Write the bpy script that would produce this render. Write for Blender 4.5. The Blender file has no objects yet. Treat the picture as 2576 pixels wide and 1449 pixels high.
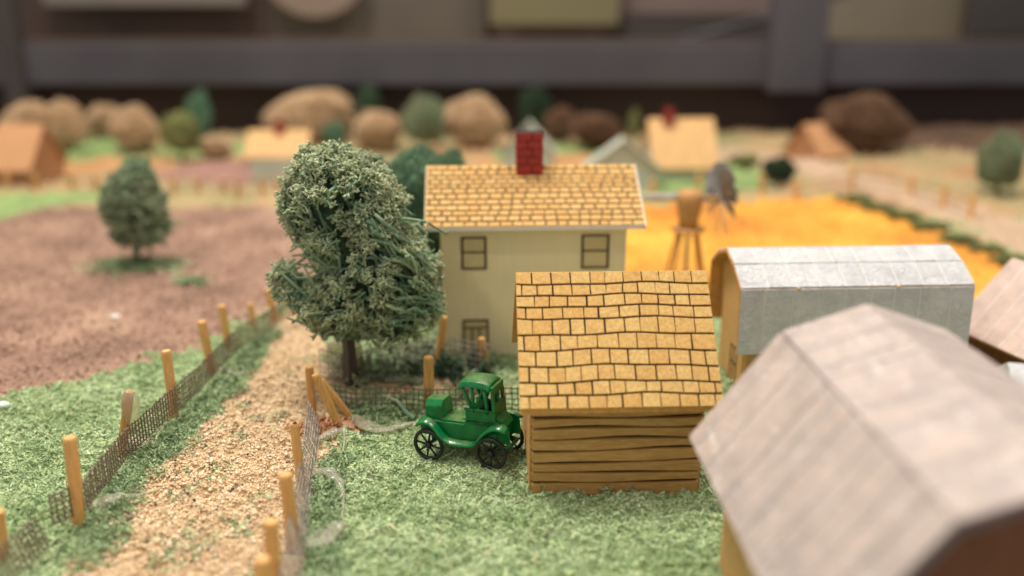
import bpy, math, random
import numpy as np
from mathutils import Vector, Matrix, Euler

# ------------------------------------------------------------------ camera, world, lamps
S = bpy.context.scene
S.unit_settings.scale_length = 0.01            # one unit is one centimetre: a table-top model
COL = S.collection
H = 12.0                                       # lens height above the model's ground
PITCH = math.radians(17.5)
F = 2200.0                                     # focal length in pixels of a 2576 px wide picture
cam_d = bpy.data.cameras.new('camera')
cam = bpy.data.objects.new('camera', cam_d); COL.objects.link(cam)
cam.location = (0, 0, H)
cam.rotation_euler = (math.radians(90) - PITCH, 0, 0)
cam_d.sensor_width = 36.0
cam_d.lens = 36.0 * F / 2576.0
cam_d.clip_start = 0.5
cam_d.clip_end = 2000
cam_d.dof.use_dof = True
cam_d.dof.focus_distance = 24.4
cam_d.dof.aperture_fstop = (cam_d.lens * 1e-3) / 0.6
S.camera = cam
S.view_settings.view_transform = 'Standard'
S.view_settings.look = 'None'
S.view_settings.exposure = 0.28
S.view_settings.gamma = 1.0
try:
    S.cycles.use_denoising = True
    S.cycles.max_bounces = 8
except Exception:
    pass

W = bpy.data.worlds.new('World'); S.world = W; W.use_nodes = True
W.node_tree.nodes['Background'].inputs[0].default_value = (1.0, 0.95, 0.9, 1)
W.node_tree.nodes['Background'].inputs[1].default_value = 0.42

def area(name, loc, target, size, energy, color):
    d = bpy.data.lights.new(name, 'AREA'); d.shape = 'DISK'; d.size = size; d.energy = energy; d.color = color
    o = bpy.data.objects.new(name, d); COL.objects.link(o); o.location = loc
    o.rotation_euler = (Vector(target) - Vector(loc)).to_track_quat('-Z', 'Y').to_euler()
area('gallery_lamp', (-26, 44, 95), (2, 27, 0), 20, 76000, (1.0, 0.94, 0.86))
area('gallery_lamp', (34, 18, 105), (2, 27, 0), 30, 30000, (1.0, 0.95, 0.90))
area('gallery_lamp', (0, 80, 110), (0, 75, 0), 50, 21000, (1.0, 0.92, 0.82))

area('gallery_lamp', (-40, -6, 70), (-1, 24, 0), 4, 9000, (1.0, 0.86, 0.68))
area('gallery_lamp', (30, 60, 80), (-1, 24, 0), 4, 10000, (1.0, 0.9, 0.76))

# ------------------------------------------------------------------ placing helpers
CP, SP = math.cos(PITCH), math.sin(PITCH)
def ray(px, py):
    x = (px - 1288.0) / F; y = (724.5 - py) / F
    return Vector((x, CP + y * SP, -SP + y * CP))
def G(px, py, z=0.0):                          # where the sight line through a picture point meets height z
    d = ray(px, py); t = (z - H) / d.z
    return Vector((d.x * t, d.y * t, z))
def P(px, py, Y):                              # ... meets the upright plane at distance Y
    d = ray(px, py); t = Y / d.y
    return Vector((d.x * t, Y, H + d.z * t))
def PR(px_list):                               # picture outline on the ground -> world xy
    return np.array([[G(a, b).x, G(a, b).y] for a, b in px_list])

rnd = random.Random(7)
rng = np.random.default_rng(11)

def vnoise(x, y, seed=0):
    xi = np.floor(x).astype(np.int64); yi = np.floor(y).astype(np.int64)
    xf = x - xi; yf = y - yi
    def hsh(a, b):
        n = (a * 374761393 + b * 668265263 + seed * 982451653) & 0xffffffff
        n = ((n ^ (n >> 13)) * 1274126177) & 0xffffffff
        return ((n ^ (n >> 16)) & 0xffff) / 65535.0
    u = xf * xf * (3 - 2 * xf); v = yf * yf * (3 - 2 * yf)
    return (hsh(xi, yi) * (1 - u) + hsh(xi + 1, yi) * u) * (1 - v) + (hsh(xi, yi + 1) * (1 - u) + hsh(xi + 1, yi + 1) * u) * v
def fbm(x, y, seed=0, octs=4):
    s = 0; a = 0.5; f = 1.0
    for i in range(octs):
        s = s + a * vnoise(x * f, y * f, seed + i); a *= 0.5; f *= 2.03
    return s
def hgt(x, y):
    x = np.asarray(x, float); y = np.asarray(y, float)
    z = (fbm(x * 0.45, y * 0.45, 3) - 0.47) * 0.36 + (fbm(x * 2.3, y * 2.3, 9, 3) - 0.44) * 0.3
    z = z + (np.abs(fbm(x * 3.1 + 5, y * 3.1, 55, 2) - 0.37)) * 0.75 - 0.08
    # the ground under the toy car climbs towards the shed
    w = np.exp(-(((x + 0.75) / 1.7) ** 2 + ((y - 22.1) / 1.5) ** 2) ** 2)
    return z * (1 - w) + w * (0.06 + 0.09 * (x + 1.9))
def hz(x, y): return float(hgt(np.array([x]), np.array([y]))[0])

# ------------------------------------------------------------------ mesh builder
class MB:
    def __init__(s): s.v = []; s.f = []
    def add(s, vs, fs):
        n = len(s.v); s.v += [tuple(p) for p in vs]; s.f += [tuple(i + n for i in f) for f in fs]; return s
    def box(s, c, d, rot=None):
        x, y, z = d[0] / 2, d[1] / 2, d[2] / 2
        vs = [Vector((a * x, b * y, e * z)) for e in (-1, 1) for b in (-1, 1) for a in (-1, 1)]
        if rot is not None: vs = [rot @ p for p in vs]
        vs = [p + Vector(c) for p in vs]
        return s.add(vs, [(0, 2, 3, 1), (4, 5, 7, 6), (0, 1, 5, 4), (2, 6, 7, 3), (0, 4, 6, 2), (1, 3, 7, 5)])
    def slab(s, q, nrm, t0, t1, inset=0.0):    # quad q (ccw seen from nrm) from offset t0 to t1, top face inset for a chamfer
        q = [Vector(p) for p in q]; nrm = Vector(nrm).normalized(); c = sum(q, Vector()) / 4
        lo = [p + nrm * t0 for p in q]
        if inset > 0:
            mid = [p + nrm * (t1 - inset) for p in q]
            up = []
            for p in q:
                d = (c - p); d = d.normalized() if d.length > 1e-6 else d
                up.append(p + d * inset * 1.4 + nrm * t1)
            fs = [(3, 2, 1, 0)] + [(i, (i + 1) % 4, 4 + (i + 1) % 4, 4 + i) for i in range(4)] + \
                 [(4 + i, 4 + (i + 1) % 4, 8 + (i + 1) % 4, 8 + i) for i in range(4)] + [(8, 9, 10, 11)]
            return s.add(lo + mid + up, fs)
        up = [p + nrm * t1 for p in q]
        return s.add(lo + up, [(3, 2, 1, 0)] + [(i, (i + 1) % 4, 4 + (i + 1) % 4, 4 + i) for i in range(4)] + [(4, 5, 6, 7)])
    def tube(s, pts, radii, n=6, cap=True, phase=0.0):
        pts = [Vector(p) for p in pts]; base = len(s.v); m = len(pts)
        if not hasattr(radii, '__len__'): radii = [radii] * m
        t0 = (pts[1] - pts[0]).normalized(); a = t0.orthogonal().normalized()
        for i, p in enumerate(pts):
            t = (pts[min(i + 1, m - 1)] - pts[max(i - 1, 0)]).normalized()
            a = (a - t * a.dot(t)); a = a.normalized() if a.length > 1e-6 else t.orthogonal().normalized()
            b = t.cross(a)
            for k in range(n):
                an = 2 * math.pi * k / n + phase
                s.v.append(tuple(p + (a * math.cos(an) + b * math.sin(an)) * radii[i]))
        for i in range(m - 1):
            for k in range(n):
                k2 = (k + 1) % n
                s.f.append((base + i * n + k, base + i * n + k2, base + (i + 1) * n + k2, base + (i + 1) * n + k))
        if cap:
            s.f.append(tuple(base + k for k in reversed(range(n))))
            s.f.append(tuple(base + (m - 1) * n + k for k in range(n)))
        return s
    def prism(s, prof, y0, y1):                # profile in x,z pushed along y
        n = len(prof)
        vs = [(x, y0, z) for x, z in prof] + [(x, y1, z) for x, z in prof]
        fs = [tuple(range(n)), tuple(reversed(range(n, 2 * n)))] + [(i, n + i, n + (i + 1) % n, (i + 1) % n) for i in range(n)]
        return s.add(vs, fs)
    def lathe(s, prof, n=16, c=(0, 0, 0), M=None):   # prof [(r,z)]
        base = len(s.v)
        for r, z in prof:
            for k in range(n):
                p = Vector((r * math.cos(2 * math.pi * k / n), r * math.sin(2 * math.pi * k / n), z))
                if M is not None: p = M @ p
                s.v.append(tuple(p + Vector(c)))
        for i in range(len(prof) - 1):
            for k in range(n):
                k2 = (k + 1) % n
                s.f.append((base + i * n + k, base + i * n + k2, base + (i + 1) * n + k2, base + (i + 1) * n + k))
        s.f.append(tuple(base + k for k in reversed(range(n))))
        s.f.append(tuple(base + (len(prof) - 1) * n + k for k in range(n)))
        return s
    def xf(s, M): s.v = [tuple(M @ Vector(p)) for p in s.v]; return s
    def mesh(s, name):
        me = bpy.data.meshes.new(name); me.from_pydata(s.v, [], s.f); me.validate(); me.update(); return me

def fixn(me):
    import bmesh
    b = bmesh.new(); b.from_mesh(me); bmesh.ops.recalc_face_normals(b, faces=b.faces); b.to_mesh(me); b.free()
def put(name, mb, mat, parent=None, smooth=False, bevel=0, label=None, kind=None, fix=True, sub=0):
    me = mb.mesh(name) if isinstance(mb, MB) else mb
    if fix and isinstance(mb, MB): fixn(me)
    if not me.materials: me.materials.append(mat)
    if smooth: me.polygons.foreach_set('use_smooth', [True] * len(me.polygons))
    o = bpy.data.objects.new(name, me); COL.objects.link(o)
    if parent: o.parent = parent
    if bevel:
        m = o.modifiers.new('bevel', 'BEVEL'); m.width = bevel; m.segments = 2; m.limit_method = 'ANGLE'; m.angle_limit = math.radians(35)
    if sub:
        m = o.modifiers.new('sub', 'SUBSURF'); m.levels = sub; m.render_levels = sub
    if label: o['label'] = label
    if kind: o['kind'] = kind
    return o
def thing(name, label, cat, loc=(0, 0, 0), rz=0.0, group=None):
    o = bpy.data.objects.new(name, None); COL.objects.link(o); o.location = loc; o.rotation_euler = (0, 0, rz)
    o['label'] = label; o['category'] = cat
    if group: o['group'] = group
    o.empty_display_size = 0.3
    return o
def tag(o, label, cat, group=None):
    o['label'] = label; o['category'] = cat
    if group: o['group'] = group
    return o
def npmesh(name, V, Fq, mat, smooth=False):
    me = bpy.data.meshes.new(name)
    V = np.ascontiguousarray(V, dtype=np.float32); Fq = np.ascontiguousarray(Fq, dtype=np.int32)
    k = Fq.shape[1]; n = len(Fq)
    me.vertices.add(len(V)); me.vertices.foreach_set('co', V.ravel())
    me.loops.add(n * k); me.loops.foreach_set('vertex_index', Fq.ravel())
    me.polygons.add(n); me.polygons.foreach_set('loop_start', np.arange(0, n * k, k, dtype=np.int32))
    try: me.polygons.foreach_set('loop_total', np.full(n, k, dtype=np.int32))
    except Exception: pass
    if smooth: me.polygons.foreach_set('use_smooth', np.ones(n, dtype=bool))
    me.update(calc_edges=True); me.validate()
    me.materials.append(mat)
    return me

# ------------------------------------------------------------------ materials
def srgb(r, g, b):
    f = lambda c: (c / 255 / 12.92) if c / 255 <= 0.04045 else ((c / 255 + 0.055) / 1.055) ** 2.4
    return (f(r), f(g), f(b), 1)
class NT:
    def __init__(s, name):
        s.m = bpy.data.materials.new(name); s.m.use_nodes = True; s.t = s.m.node_tree; s.b = s.t.nodes['Principled BSDF']
        s.tc = s.t.nodes.new('ShaderNodeTexCoord')
    def n(s, typ, **kw):
        x = s.t.nodes.new(typ)
        for k, v in kw.items(): setattr(x, k, v)
        return x
    def l(s, a, b): s.t.links.new(a, b)
    def noise(s, scale, detail=4, rough=0.55, coord='Object', stretch=None, dist=0.0):
        x = s.n('ShaderNodeTexNoise'); x.inputs['Scale'].default_value = scale; x.inputs['Detail'].default_value = detail
        x.inputs['Roughness'].default_value = rough; x.inputs['Distortion'].default_value = dist
        src = s.tc.outputs[coord]
        if stretch:
            mp = s.n('ShaderNodeMapping'); mp.inputs['Scale'].default_value = stretch; s.l(src, mp.inputs['Vector']); src = mp.outputs[0]
        s.l(src, x.inputs['Vector'])
        return x.outputs['Fac']
    def ramp(s, fac, stops, interp='LINEAR'):
        x = s.n('ShaderNodeValToRGB'); r = x.color_ramp; r.interpolation = interp
        while len(r.elements) < len(stops): r.elements.new(0.5)
        for e, (p, c) in zip(r.elements, stops): e.position = p; e.color = c
        s.l(fac, x.inputs['Fac']); return x.outputs['Color']
    def mix(s, fac, a, b, mode='MIX'):
        x = s.n('ShaderNodeMix', data_type='RGBA', blend_type=mode)
        for sock, val in ((x.inputs[0], fac), (x.inputs[6], a), (x.inputs[7], b)):
            if hasattr(val, 'node'): s.l(val, sock)
            else: sock.default_value = val
        return x.outputs[2]
    def bump(s, h, strength=0.3, dist=0.05):
        x = s.n('ShaderNodeBump'); x.inputs['Strength'].default_value = strength; x.inputs['Distance'].default_value = dist
        s.l(h, x.inputs['Height']); s.l(x.outputs[0], s.b.inputs['Normal'])
    def base(s, c):
        if hasattr(c, 'node'): s.l(c, s.b.inputs['Base Color'])
        else: s.b.inputs['Base Color'].default_value = c
    def set(s, **kw):
        for k, v in kw.items(): s.b.inputs[k.replace('_', ' ')].default_value = v
        return s
def simple(name, c, rough=0.8, scale=3.0, var=0.18, bump=0.2, bscale=None, bdist=0.03, **kw):
    t = NT(name); f = t.noise(scale, 5)
    d = tuple(v * (1 - var) for v in c[:3]) + (1,); l = tuple(min(1, v * (1 + var)) for v in c[:3]) + (1,)
    t.base(t.ramp(f, [(0.3, d), (0.7, l)])); t.set(Roughness=rough, **kw)
    if bump: t.bump(t.noise(bscale or scale * 4, 5), bump, bdist)
    return t.m
def island(name, stops, rough=0.85, big=None, **kw):
    t = NT(name); g = t.n('ShaderNodeNewGeometry')
    c = t.ramp(g.outputs['Random Per Island'], stops)
    if big:
        c = t.mix(t.ramp(t.noise(big[0], 3), [(0.35, (0, 0, 0, 1)), (0.65, (1, 1, 1, 1))]), c, t.mix(1.0, c, big[1], 'MULTIPLY'))
    t.base(c); t.set(Roughness=rough, **kw); return t.m

M = {}
M['lawn'] = simple('green_flock', srgb(150, 170, 118), 0.95, 1.2, 0.3, 0.8, 14, 0.06)
M['flake'] = island('green_flakes', [(0, srgb(96, 122, 92)), (0.18, srgb(150, 176, 130)), (0.5, srgb(194, 214, 164)), (0.8, srgb(216, 228, 182)), (0.95, srgb(232, 234, 190)), (1, srgb(214, 192, 146))], 0.85, (0.5, srgb(212, 224, 206)))
M['flake_dark'] = island('dark_green_tufts', [(0, srgb(100, 124, 90)), (0.5, srgb(146, 170, 124)), (1, srgb(182, 202, 150))], 0.9)
M['soil'] = None
t = NT('brown_sawdust_soil'); c = t.ramp(t.noise(0.25, 6, 0.6), [(0.36, srgb(108, 82, 68)), (0.5, srgb(146, 114, 96)), (0.66, srgb(174, 142, 120))])
c = t.mix(t.ramp(t.noise(9, 4), [(0.35, (0, 0, 0, 1)), (0.7, (0.45, 0.45, 0.45, 1))]), c, srgb(184, 150, 126)); t.base(c); t.set(Roughness=0.95); t.bump(t.noise(7, 6), 0.9, 0.12); M['soil'] = t.m
M['soil_flake'] = island('brown_flakes', [(0, srgb(132, 102, 88)), (0.5, srgb(160, 128, 110)), (1, srgb(192, 160, 138))], 0.9)
t = NT('yellow_straw_field'); c = t.ramp(t.noise(0.12, 5, 0.6), [(0.3, srgb(182, 110, 42)), (0.5, srgb(214, 150, 56)), (0.68, srgb(232, 180, 74))])
t.base(c); t.set(Roughness=0.95); t.bump(t.noise(5, 6), 0.4, 0.1); M['straw'] = t.m
t = NT('path_sand'); c = t.ramp(t.noise(2.0, 6, 0.7), [(0.3, srgb(182, 146, 104)), (0.5, srgb(210, 180, 138)), (0.7, srgb(228, 204, 164))])
t.base(c); t.set(Roughness=0.9); t.bump(t.noise(16, 5), 0.9, 0.08); M['sand'] = t.m
M['grain'] = island('sand_grains', [(0, srgb(220, 192, 152)), (0.3, srgb(234, 212, 174)), (0.6, srgb(244, 228, 198)), (0.8, srgb(226, 190, 148)), (0.93, srgb(206, 160, 120)), (0.94, srgb(96, 84, 80)), (1, srgb(56, 52, 56))], 0.6)
M['margin'] = None
t = NT('far_field_mix'); c = t.ramp(t.noise(0.09, 6, 0.65, dist=0.5), [(0.3, srgb(128, 138, 94)), (0.42, srgb(162, 148, 106)), (0.52, srgb(184, 156, 114)), (0.62, srgb(176, 134, 94)), (0.72, srgb(128, 136, 92))])
t.base(c); t.set(Roughness=0.95); t.bump(t.noise(3, 6), 0.9, 0.2); M['margin'] = t.m
M['meadow'] = simple('far_green_meadow', srgb(134, 156, 96), 0.95, 0.4, 0.25, 0.7, 4, 0.15)
M['orange_soil'] = simple('orange_soil', srgb(186, 138, 92), 0.95, 0.4, 0.2, 0.6, 4, 0.15)
M['purple_soil'] = simple('purple_brown_soil', srgb(156, 118, 104), 0.95, 0.4, 0.2, 0.6, 4, 0.15)
M['track'] = simple('pale_track', srgb(188, 160, 132), 0.95, 0.3, 0.12, 0.5, 4, 0.1)
M['pinkland'] = simple('pinkish_ground', srgb(178, 144, 112), 0.95, 0.15, 0.22, 0.6, 3, 0.15)

M['risebrown'] = simple('dark_brown_rise', srgb(98, 74, 56), 0.95, 0.2, 0.3, 0.6, 3, 0.15)
# roof shingles
def shingle_mat(name, a, b, burn, edge=0.5):
    t = NT(name); oi = t.n('ShaderNodeObjectInfo')
    c = t.ramp(t.noise(9, 6, 0.75, 'Object', (1, 1, 1)), [(0.3, a), (0.62, b)])
    c = t.mix(t.ramp(t.noise(26, 3, 0.6, 'Object', (1, 1, 1), 1.5), [(0.52, (0, 0, 0, 1)), (0.68, (0.7, 0.7, 0.7, 1))]), c, burn)
    c = t.mix(t.ramp(oi.outputs['Random'], [(0, (0, 0, 0, 1)), (1, (0.55, 0.55, 0.55, 1))]), c, t.mix(1.0, c, srgb(240, 214, 176), 'MULTIPLY'))
    c = t.mix(t.ramp(t.noise(2.2, 5, 0.7), [(0.58, (0, 0, 0, 1)), (0.72, (0.45, 0.45, 0.45, 1))]), c, burn)
    t.base(c); t.set(Roughness=0.7); t.bump(t.noise(20, 6, 0.75, 'Object', (1.6, 1.6, 1.6), 1.0), 0.9, 0.04); return t.m
M['shingle'] = shingle_mat('yellow_pine_shingle', srgb(212, 168, 94), srgb(246, 210, 134), srgb(190, 128, 62))
M['shingle2'] = shingle_mat('pale_pine_shingle', srgb(214, 170, 98), srgb(238, 200, 130), srgb(200, 142, 76))
M['burnt'] = simple('burnt_wood', srgb(38, 26, 18), 0.9, 6, 0.3, 0.2)
M['burnt2'] = simple('grey_burnt_wood', srgb(66, 48, 32), 0.9, 6, 0.3, 0.2)
def wood(name, a, b, st=(1, 8, 8), scale=2.2, rough=0.6, bump=0.25):
    t = NT(name); c = t.ramp(t.noise(scale, 6, 0.6, 'Object', st, 0.6), [(0.3, a), (0.7, b)])
    t.base(c); t.set(Roughness=rough); t.bump(t.noise(scale * 4, 4, 0.6, 'Object', st), bump, 0.02); return t.m
M['plank'] = wood('stained_plank', srgb(172, 128, 72), srgb(208, 164, 102))
M['balsa'] = wood('tan_balsa_wall', srgb(186, 140, 82), srgb(212, 170, 110), (6, 6, 1))
M['rake'] = wood('orange_wood_edge', srgb(190, 130, 62), srgb(220, 164, 92), (2, 2, 2))
M['cream'] = None
t = NT('cream_painted_card'); c = t.ramp(t.noise(1.2, 5, 0.6, 'Object', (5, 5, 0.5)), [(0.3, srgb(232, 220, 180)), (0.7, srgb(238, 226, 188))])
c = t.mix(t.ramp(t.noise(0.9, 4), [(0.55, (0, 0, 0, 1)), (0.75, (0.35, 0.35, 0.35, 1))]), c, srgb(212, 208, 178))
t.base(c); t.set(Roughness=0.75); t.bump(t.noise(6, 4, 0.6, 'Object', (5, 5, 0.5)), 0.15, 0.02); M['cream'] = t.m
M['ink'] = simple('brown_ink_line', srgb(66, 54, 40), 0.8, 8, 0.4, 0)
M['white_edge'] = simple('white_roof_edge', srgb(222, 216, 200), 0.6, 4, 0.06, 0.1)
M['brick'] = simple('red_painted_brick', srgb(150, 38, 26), 0.45, 5, 0.25, 0.3, 14, 0.02)
M['mortar'] = simple('dark_joint', srgb(30, 12, 12), 0.8, 5, 0.2, 0)
def metalpaint(name, a, b, c2, met=0.25, rough=0.42, bs=0.5, streak=False):
    t = NT(name); c = t.ramp(t.noise(1.3, 6, 0.65), [(0.32, a), (0.62, b)])
    c = t.mix(t.ramp(t.noise(2.6, 6, 0.7), [(0.56, (0, 0, 0, 1)), (0.7, (0.5, 0.5, 0.5, 1))]), c, c2)
    if streak:                                  # paint rubbed off in short bright and grey streaks
        c = t.mix(t.ramp(t.noise(3.0, 6, 0.7, 'Object', (0.6, 2.6, 0.6), 0.8), [(0.56, (0, 0, 0, 1)), (0.66, (0.7, 0.7, 0.7, 1))]), c, srgb(232, 226, 224))
        c = t.mix(t.ramp(t.noise(1.6, 6, 0.7, 'Object', (2.4, 0.7, 0.7), 0.6), [(0.55, (0, 0, 0, 1)), (0.7, (0.6, 0.6, 0.6, 1))]), c, srgb(150, 142, 142))
    t.base(c); t.set(Roughness=rough, Metallic=met)
    t.bump(t.noise(6, 6, 0.65, 'Object', (1, 1, 1), 1.5), bs, 0.06); return t.m
M['silver'] = metalpaint('silver_painted_card', srgb(190, 190, 192), srgb(216, 216, 216), srgb(184, 174, 154), 0.08, 0.42, 1.2)
M['pinksilver'] = metalpaint('worn_pinkish_silver_card', srgb(180, 166, 160), srgb(208, 191, 181), srgb(206, 174, 148), 0.15, 0.38, 1.0, True)
M['pinksilver2'] = metalpaint('pinkish_silver_card', srgb(178, 156, 146), srgb(202, 180, 166), srgb(186, 162, 144), 0.15, 0.45, 0.3)
M['seam'] = simple('raised_silver_seam', srgb(226, 224, 220), 0.3, 5, 0.1, 0.1)
M['pinkseam'] = simple('worn_seam', srgb(196, 184, 178), 0.3, 5, 0.1, 0.1)
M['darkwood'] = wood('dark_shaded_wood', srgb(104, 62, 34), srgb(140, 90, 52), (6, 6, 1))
M['white_card'] = simple('white_card', srgb(222, 222, 216), 0.6, 2, 0.05, 0.1)

# toy car paint
t = NT('glossy_green_enamel'); c = t.ramp(t.noise(3, 5), [(0.35, srgb(2, 96, 48)), (0.7, srgb(8, 124, 62))])
geo = t.n('ShaderNodeNewGeometry'); sep = t.n('ShaderNodeSeparateXYZ'); t.l(geo.outputs['Normal'], sep.inputs[0])
up = t.ramp(sep.outputs['Z'], [(0.75, (0, 0, 0, 1)), (1.0, (1, 1, 1, 1))])
dn = t.ramp(t.noise(3.5, 8, 0.8), [(0.38, (0, 0, 0, 1)), (0.7, (0.75, 0.75, 0.75, 1))])
c = t.mix(t.mix(1.0, up, dn, 'MULTIPLY'), c, srgb(142, 132, 92))        # settled dust on the flat tops
c = t.mix(t.ramp(t.noise(14, 3), [(0.70, (0, 0, 0, 1)), (0.74, (1, 1, 1, 1))]), c, srgb(60, 70, 66))
t.base(c); t.set(Roughness=0.22); t.bump(t.noise(9, 5), 0.16, 0.04); M['green'] = t.m
M['black'] = simple('black_plastic', srgb(34, 31, 33), 0.4, 5, 0.2, 0.1)
M['dark_inside'] = simple('dark_interior', srgb(14, 22, 16), 0.8, 5, 0.2, 0)

# lichen
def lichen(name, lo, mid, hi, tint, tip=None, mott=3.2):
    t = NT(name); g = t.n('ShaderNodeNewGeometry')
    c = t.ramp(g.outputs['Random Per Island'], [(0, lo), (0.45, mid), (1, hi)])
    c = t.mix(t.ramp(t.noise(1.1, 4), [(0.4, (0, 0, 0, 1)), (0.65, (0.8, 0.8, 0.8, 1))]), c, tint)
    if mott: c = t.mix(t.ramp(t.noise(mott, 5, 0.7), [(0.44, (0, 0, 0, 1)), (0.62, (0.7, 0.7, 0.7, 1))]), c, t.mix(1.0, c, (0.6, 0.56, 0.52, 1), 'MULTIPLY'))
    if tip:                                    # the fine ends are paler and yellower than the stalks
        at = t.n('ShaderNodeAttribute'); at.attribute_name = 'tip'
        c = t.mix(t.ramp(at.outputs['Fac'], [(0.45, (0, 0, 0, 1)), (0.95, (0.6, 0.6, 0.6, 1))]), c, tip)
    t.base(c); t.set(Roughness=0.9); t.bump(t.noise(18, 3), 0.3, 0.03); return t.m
M['lichen'] = lichen('green_dyed_lichen', srgb(114, 134, 104), srgb(138, 156, 120), srgb(162, 174, 134), srgb(104, 148, 122), srgb(216, 218, 174), None)
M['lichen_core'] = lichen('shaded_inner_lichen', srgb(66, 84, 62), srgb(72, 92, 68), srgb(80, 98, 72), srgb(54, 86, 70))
M['lichen_teal'] = lichen('teal_dyed_lichen', srgb(92, 128, 98), srgb(114, 148, 114), srgb(140, 168, 132), srgb(96, 142, 116))
M['lichen_grey'] = lichen('greygreen_lichen', srgb(130, 142, 110), srgb(152, 162, 126), srgb(176, 184, 146), srgb(128, 156, 124))
M['lichen_olive'] = lichen('olive_lichen', srgb(124, 126, 76), srgb(146, 148, 90), srgb(168, 170, 108), srgb(132, 142, 86))
M['lichen_tan'] = lichen('tan_dried_lichen', srgb(200, 170, 132), srgb(222, 192, 154), srgb(238, 210, 172), srgb(224, 190, 150))
M['lichen_brown'] = lichen('brown_dried_lichen', srgb(112, 84, 62), srgb(132, 100, 76), srgb(150, 116, 88), srgb(124, 94, 70))
M['lichen_dark'] = lichen('dark_green_lichen', srgb(40, 60, 44), srgb(60, 84, 58), srgb(84, 104, 70), srgb(50, 80, 60))
M['trunk'] = wood('grey_brown_trunk', srgb(62, 52, 46), srgb(96, 84, 76), (8, 8, 1))
M['post'] = wood('matchstick_wood', srgb(206, 150, 84), srgb(232, 184, 118), (7, 7, 1), 1.6)
M['post_old'] = wood('stained_matchstick', srgb(178, 130, 70), srgb(212, 166, 98), (7, 7, 1), 1.6)
M['wire'] = simple('rusty_grey_wire', srgb(122, 106, 92), 0.55, 6, 0.3, 0.1, Metallic=0.3)
M['wire_grey'] = simple('dull_grey_wire', srgb(168, 160, 150), 0.6, 3, 0.4, 0.1)
M['char'] = simple('charred_end', srgb(34, 22, 18), 0.9, 6, 0.3, 0.1)
t = NT('dried_clear_glue'); t.base(srgb(232, 230, 206)); t.set(Roughness=0.14); t.b.inputs['Transmission Weight'].default_value = 0.72
t.b.inputs['IOR'].default_value = 1.25; t.b.inputs['Subsurface Weight'].default_value = 0.0; t.bump(t.noise(3, 3), 0.3, 0.08); M['glue'] = t.m
t = NT('clear_glue_film'); t.base(srgb(240, 236, 218)); t.set(Roughness=0.12); t.b.inputs['Transmission Weight'].default_value = 0.8; t.b.inputs['IOR'].default_value = 1.12; t.bump(t.noise(4, 3), 0.4, 0.08); M['film'] = t.m
M['sawdust'] = simple('orange_sawdust', srgb(196, 144, 100), 0.95, 4, 0.3, 0.8, 16, 0.06)
M['mill_wood'] = wood('mill_head_wood', srgb(168, 118, 66), srgb(200, 150, 92), (4, 4, 1))
M['mill_metal'] = simple('grey_mill_blade', srgb(136, 132, 132), 0.4, 4, 0.25, 0.2, Metallic=0.3)
M['fibre'] = simple('pale_fibre', srgb(176, 176, 150), 0.6, 5, 0.1, 0)
M['orange_roof'] = simple('orange_roof', srgb(192, 142, 98), 0.7, 1, 0.1, 0.2)
M['tan_roof'] = simple('tan_roof', srgb(206, 164, 108), 0.7, 1, 0.1, 0.2)
M['orange_wall'] = simple('orange_wall', srgb(168, 120, 82), 0.8, 1, 0.12, 0.2)
M['dull_white'] = simple('dull_white_wall', srgb(178, 182, 166), 0.7, 1, 0.06, 0.1)
M['red'] = simple('red_paint', srgb(134, 40, 36), 0.5, 2, 0.1, 0)
M['lemon'] = simple('bright_green_paint', srgb(120, 160, 60), 0.6, 2, 0.1, 0)
M['rail'] = simple('grey_case_frame', srgb(68, 66, 72), 0.5, 0.05, 0.32, 0.05)
M['case_brown'] = simple('dark_brown_board', srgb(48, 31, 27), 0.6, 0.06, 0.4, 0.05)
M['case_mid'] = simple('mid_brown_board', srgb(74, 58, 52), 0.6, 0.05, 0.25, 0.05)
M['case_dark'] = simple('dark_post_paint', srgb(58, 53, 51), 0.6, 0.08, 0.2, 0.05)
M['greige'] = simple('greige_panel', srgb(90, 82, 72), 0.7, 0.05, 0.3, 0)
M['beige_panel'] = simple('beige_panel', srgb(116, 107, 90), 0.7, 0.05, 0.1, 0)
M['olive_sign'] = simple('olive_sheet', srgb(114, 107, 74), 0.7, 0.05, 0.08, 0)
M['pinkboard'] = simple('pinkish_board', srgb(108, 92, 86), 0.7, 0.05, 0.1, 0)
M['pale'] = simple('pale_panel', srgb(122, 113, 104), 0.7, 0.05, 0.1, 0)

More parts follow.
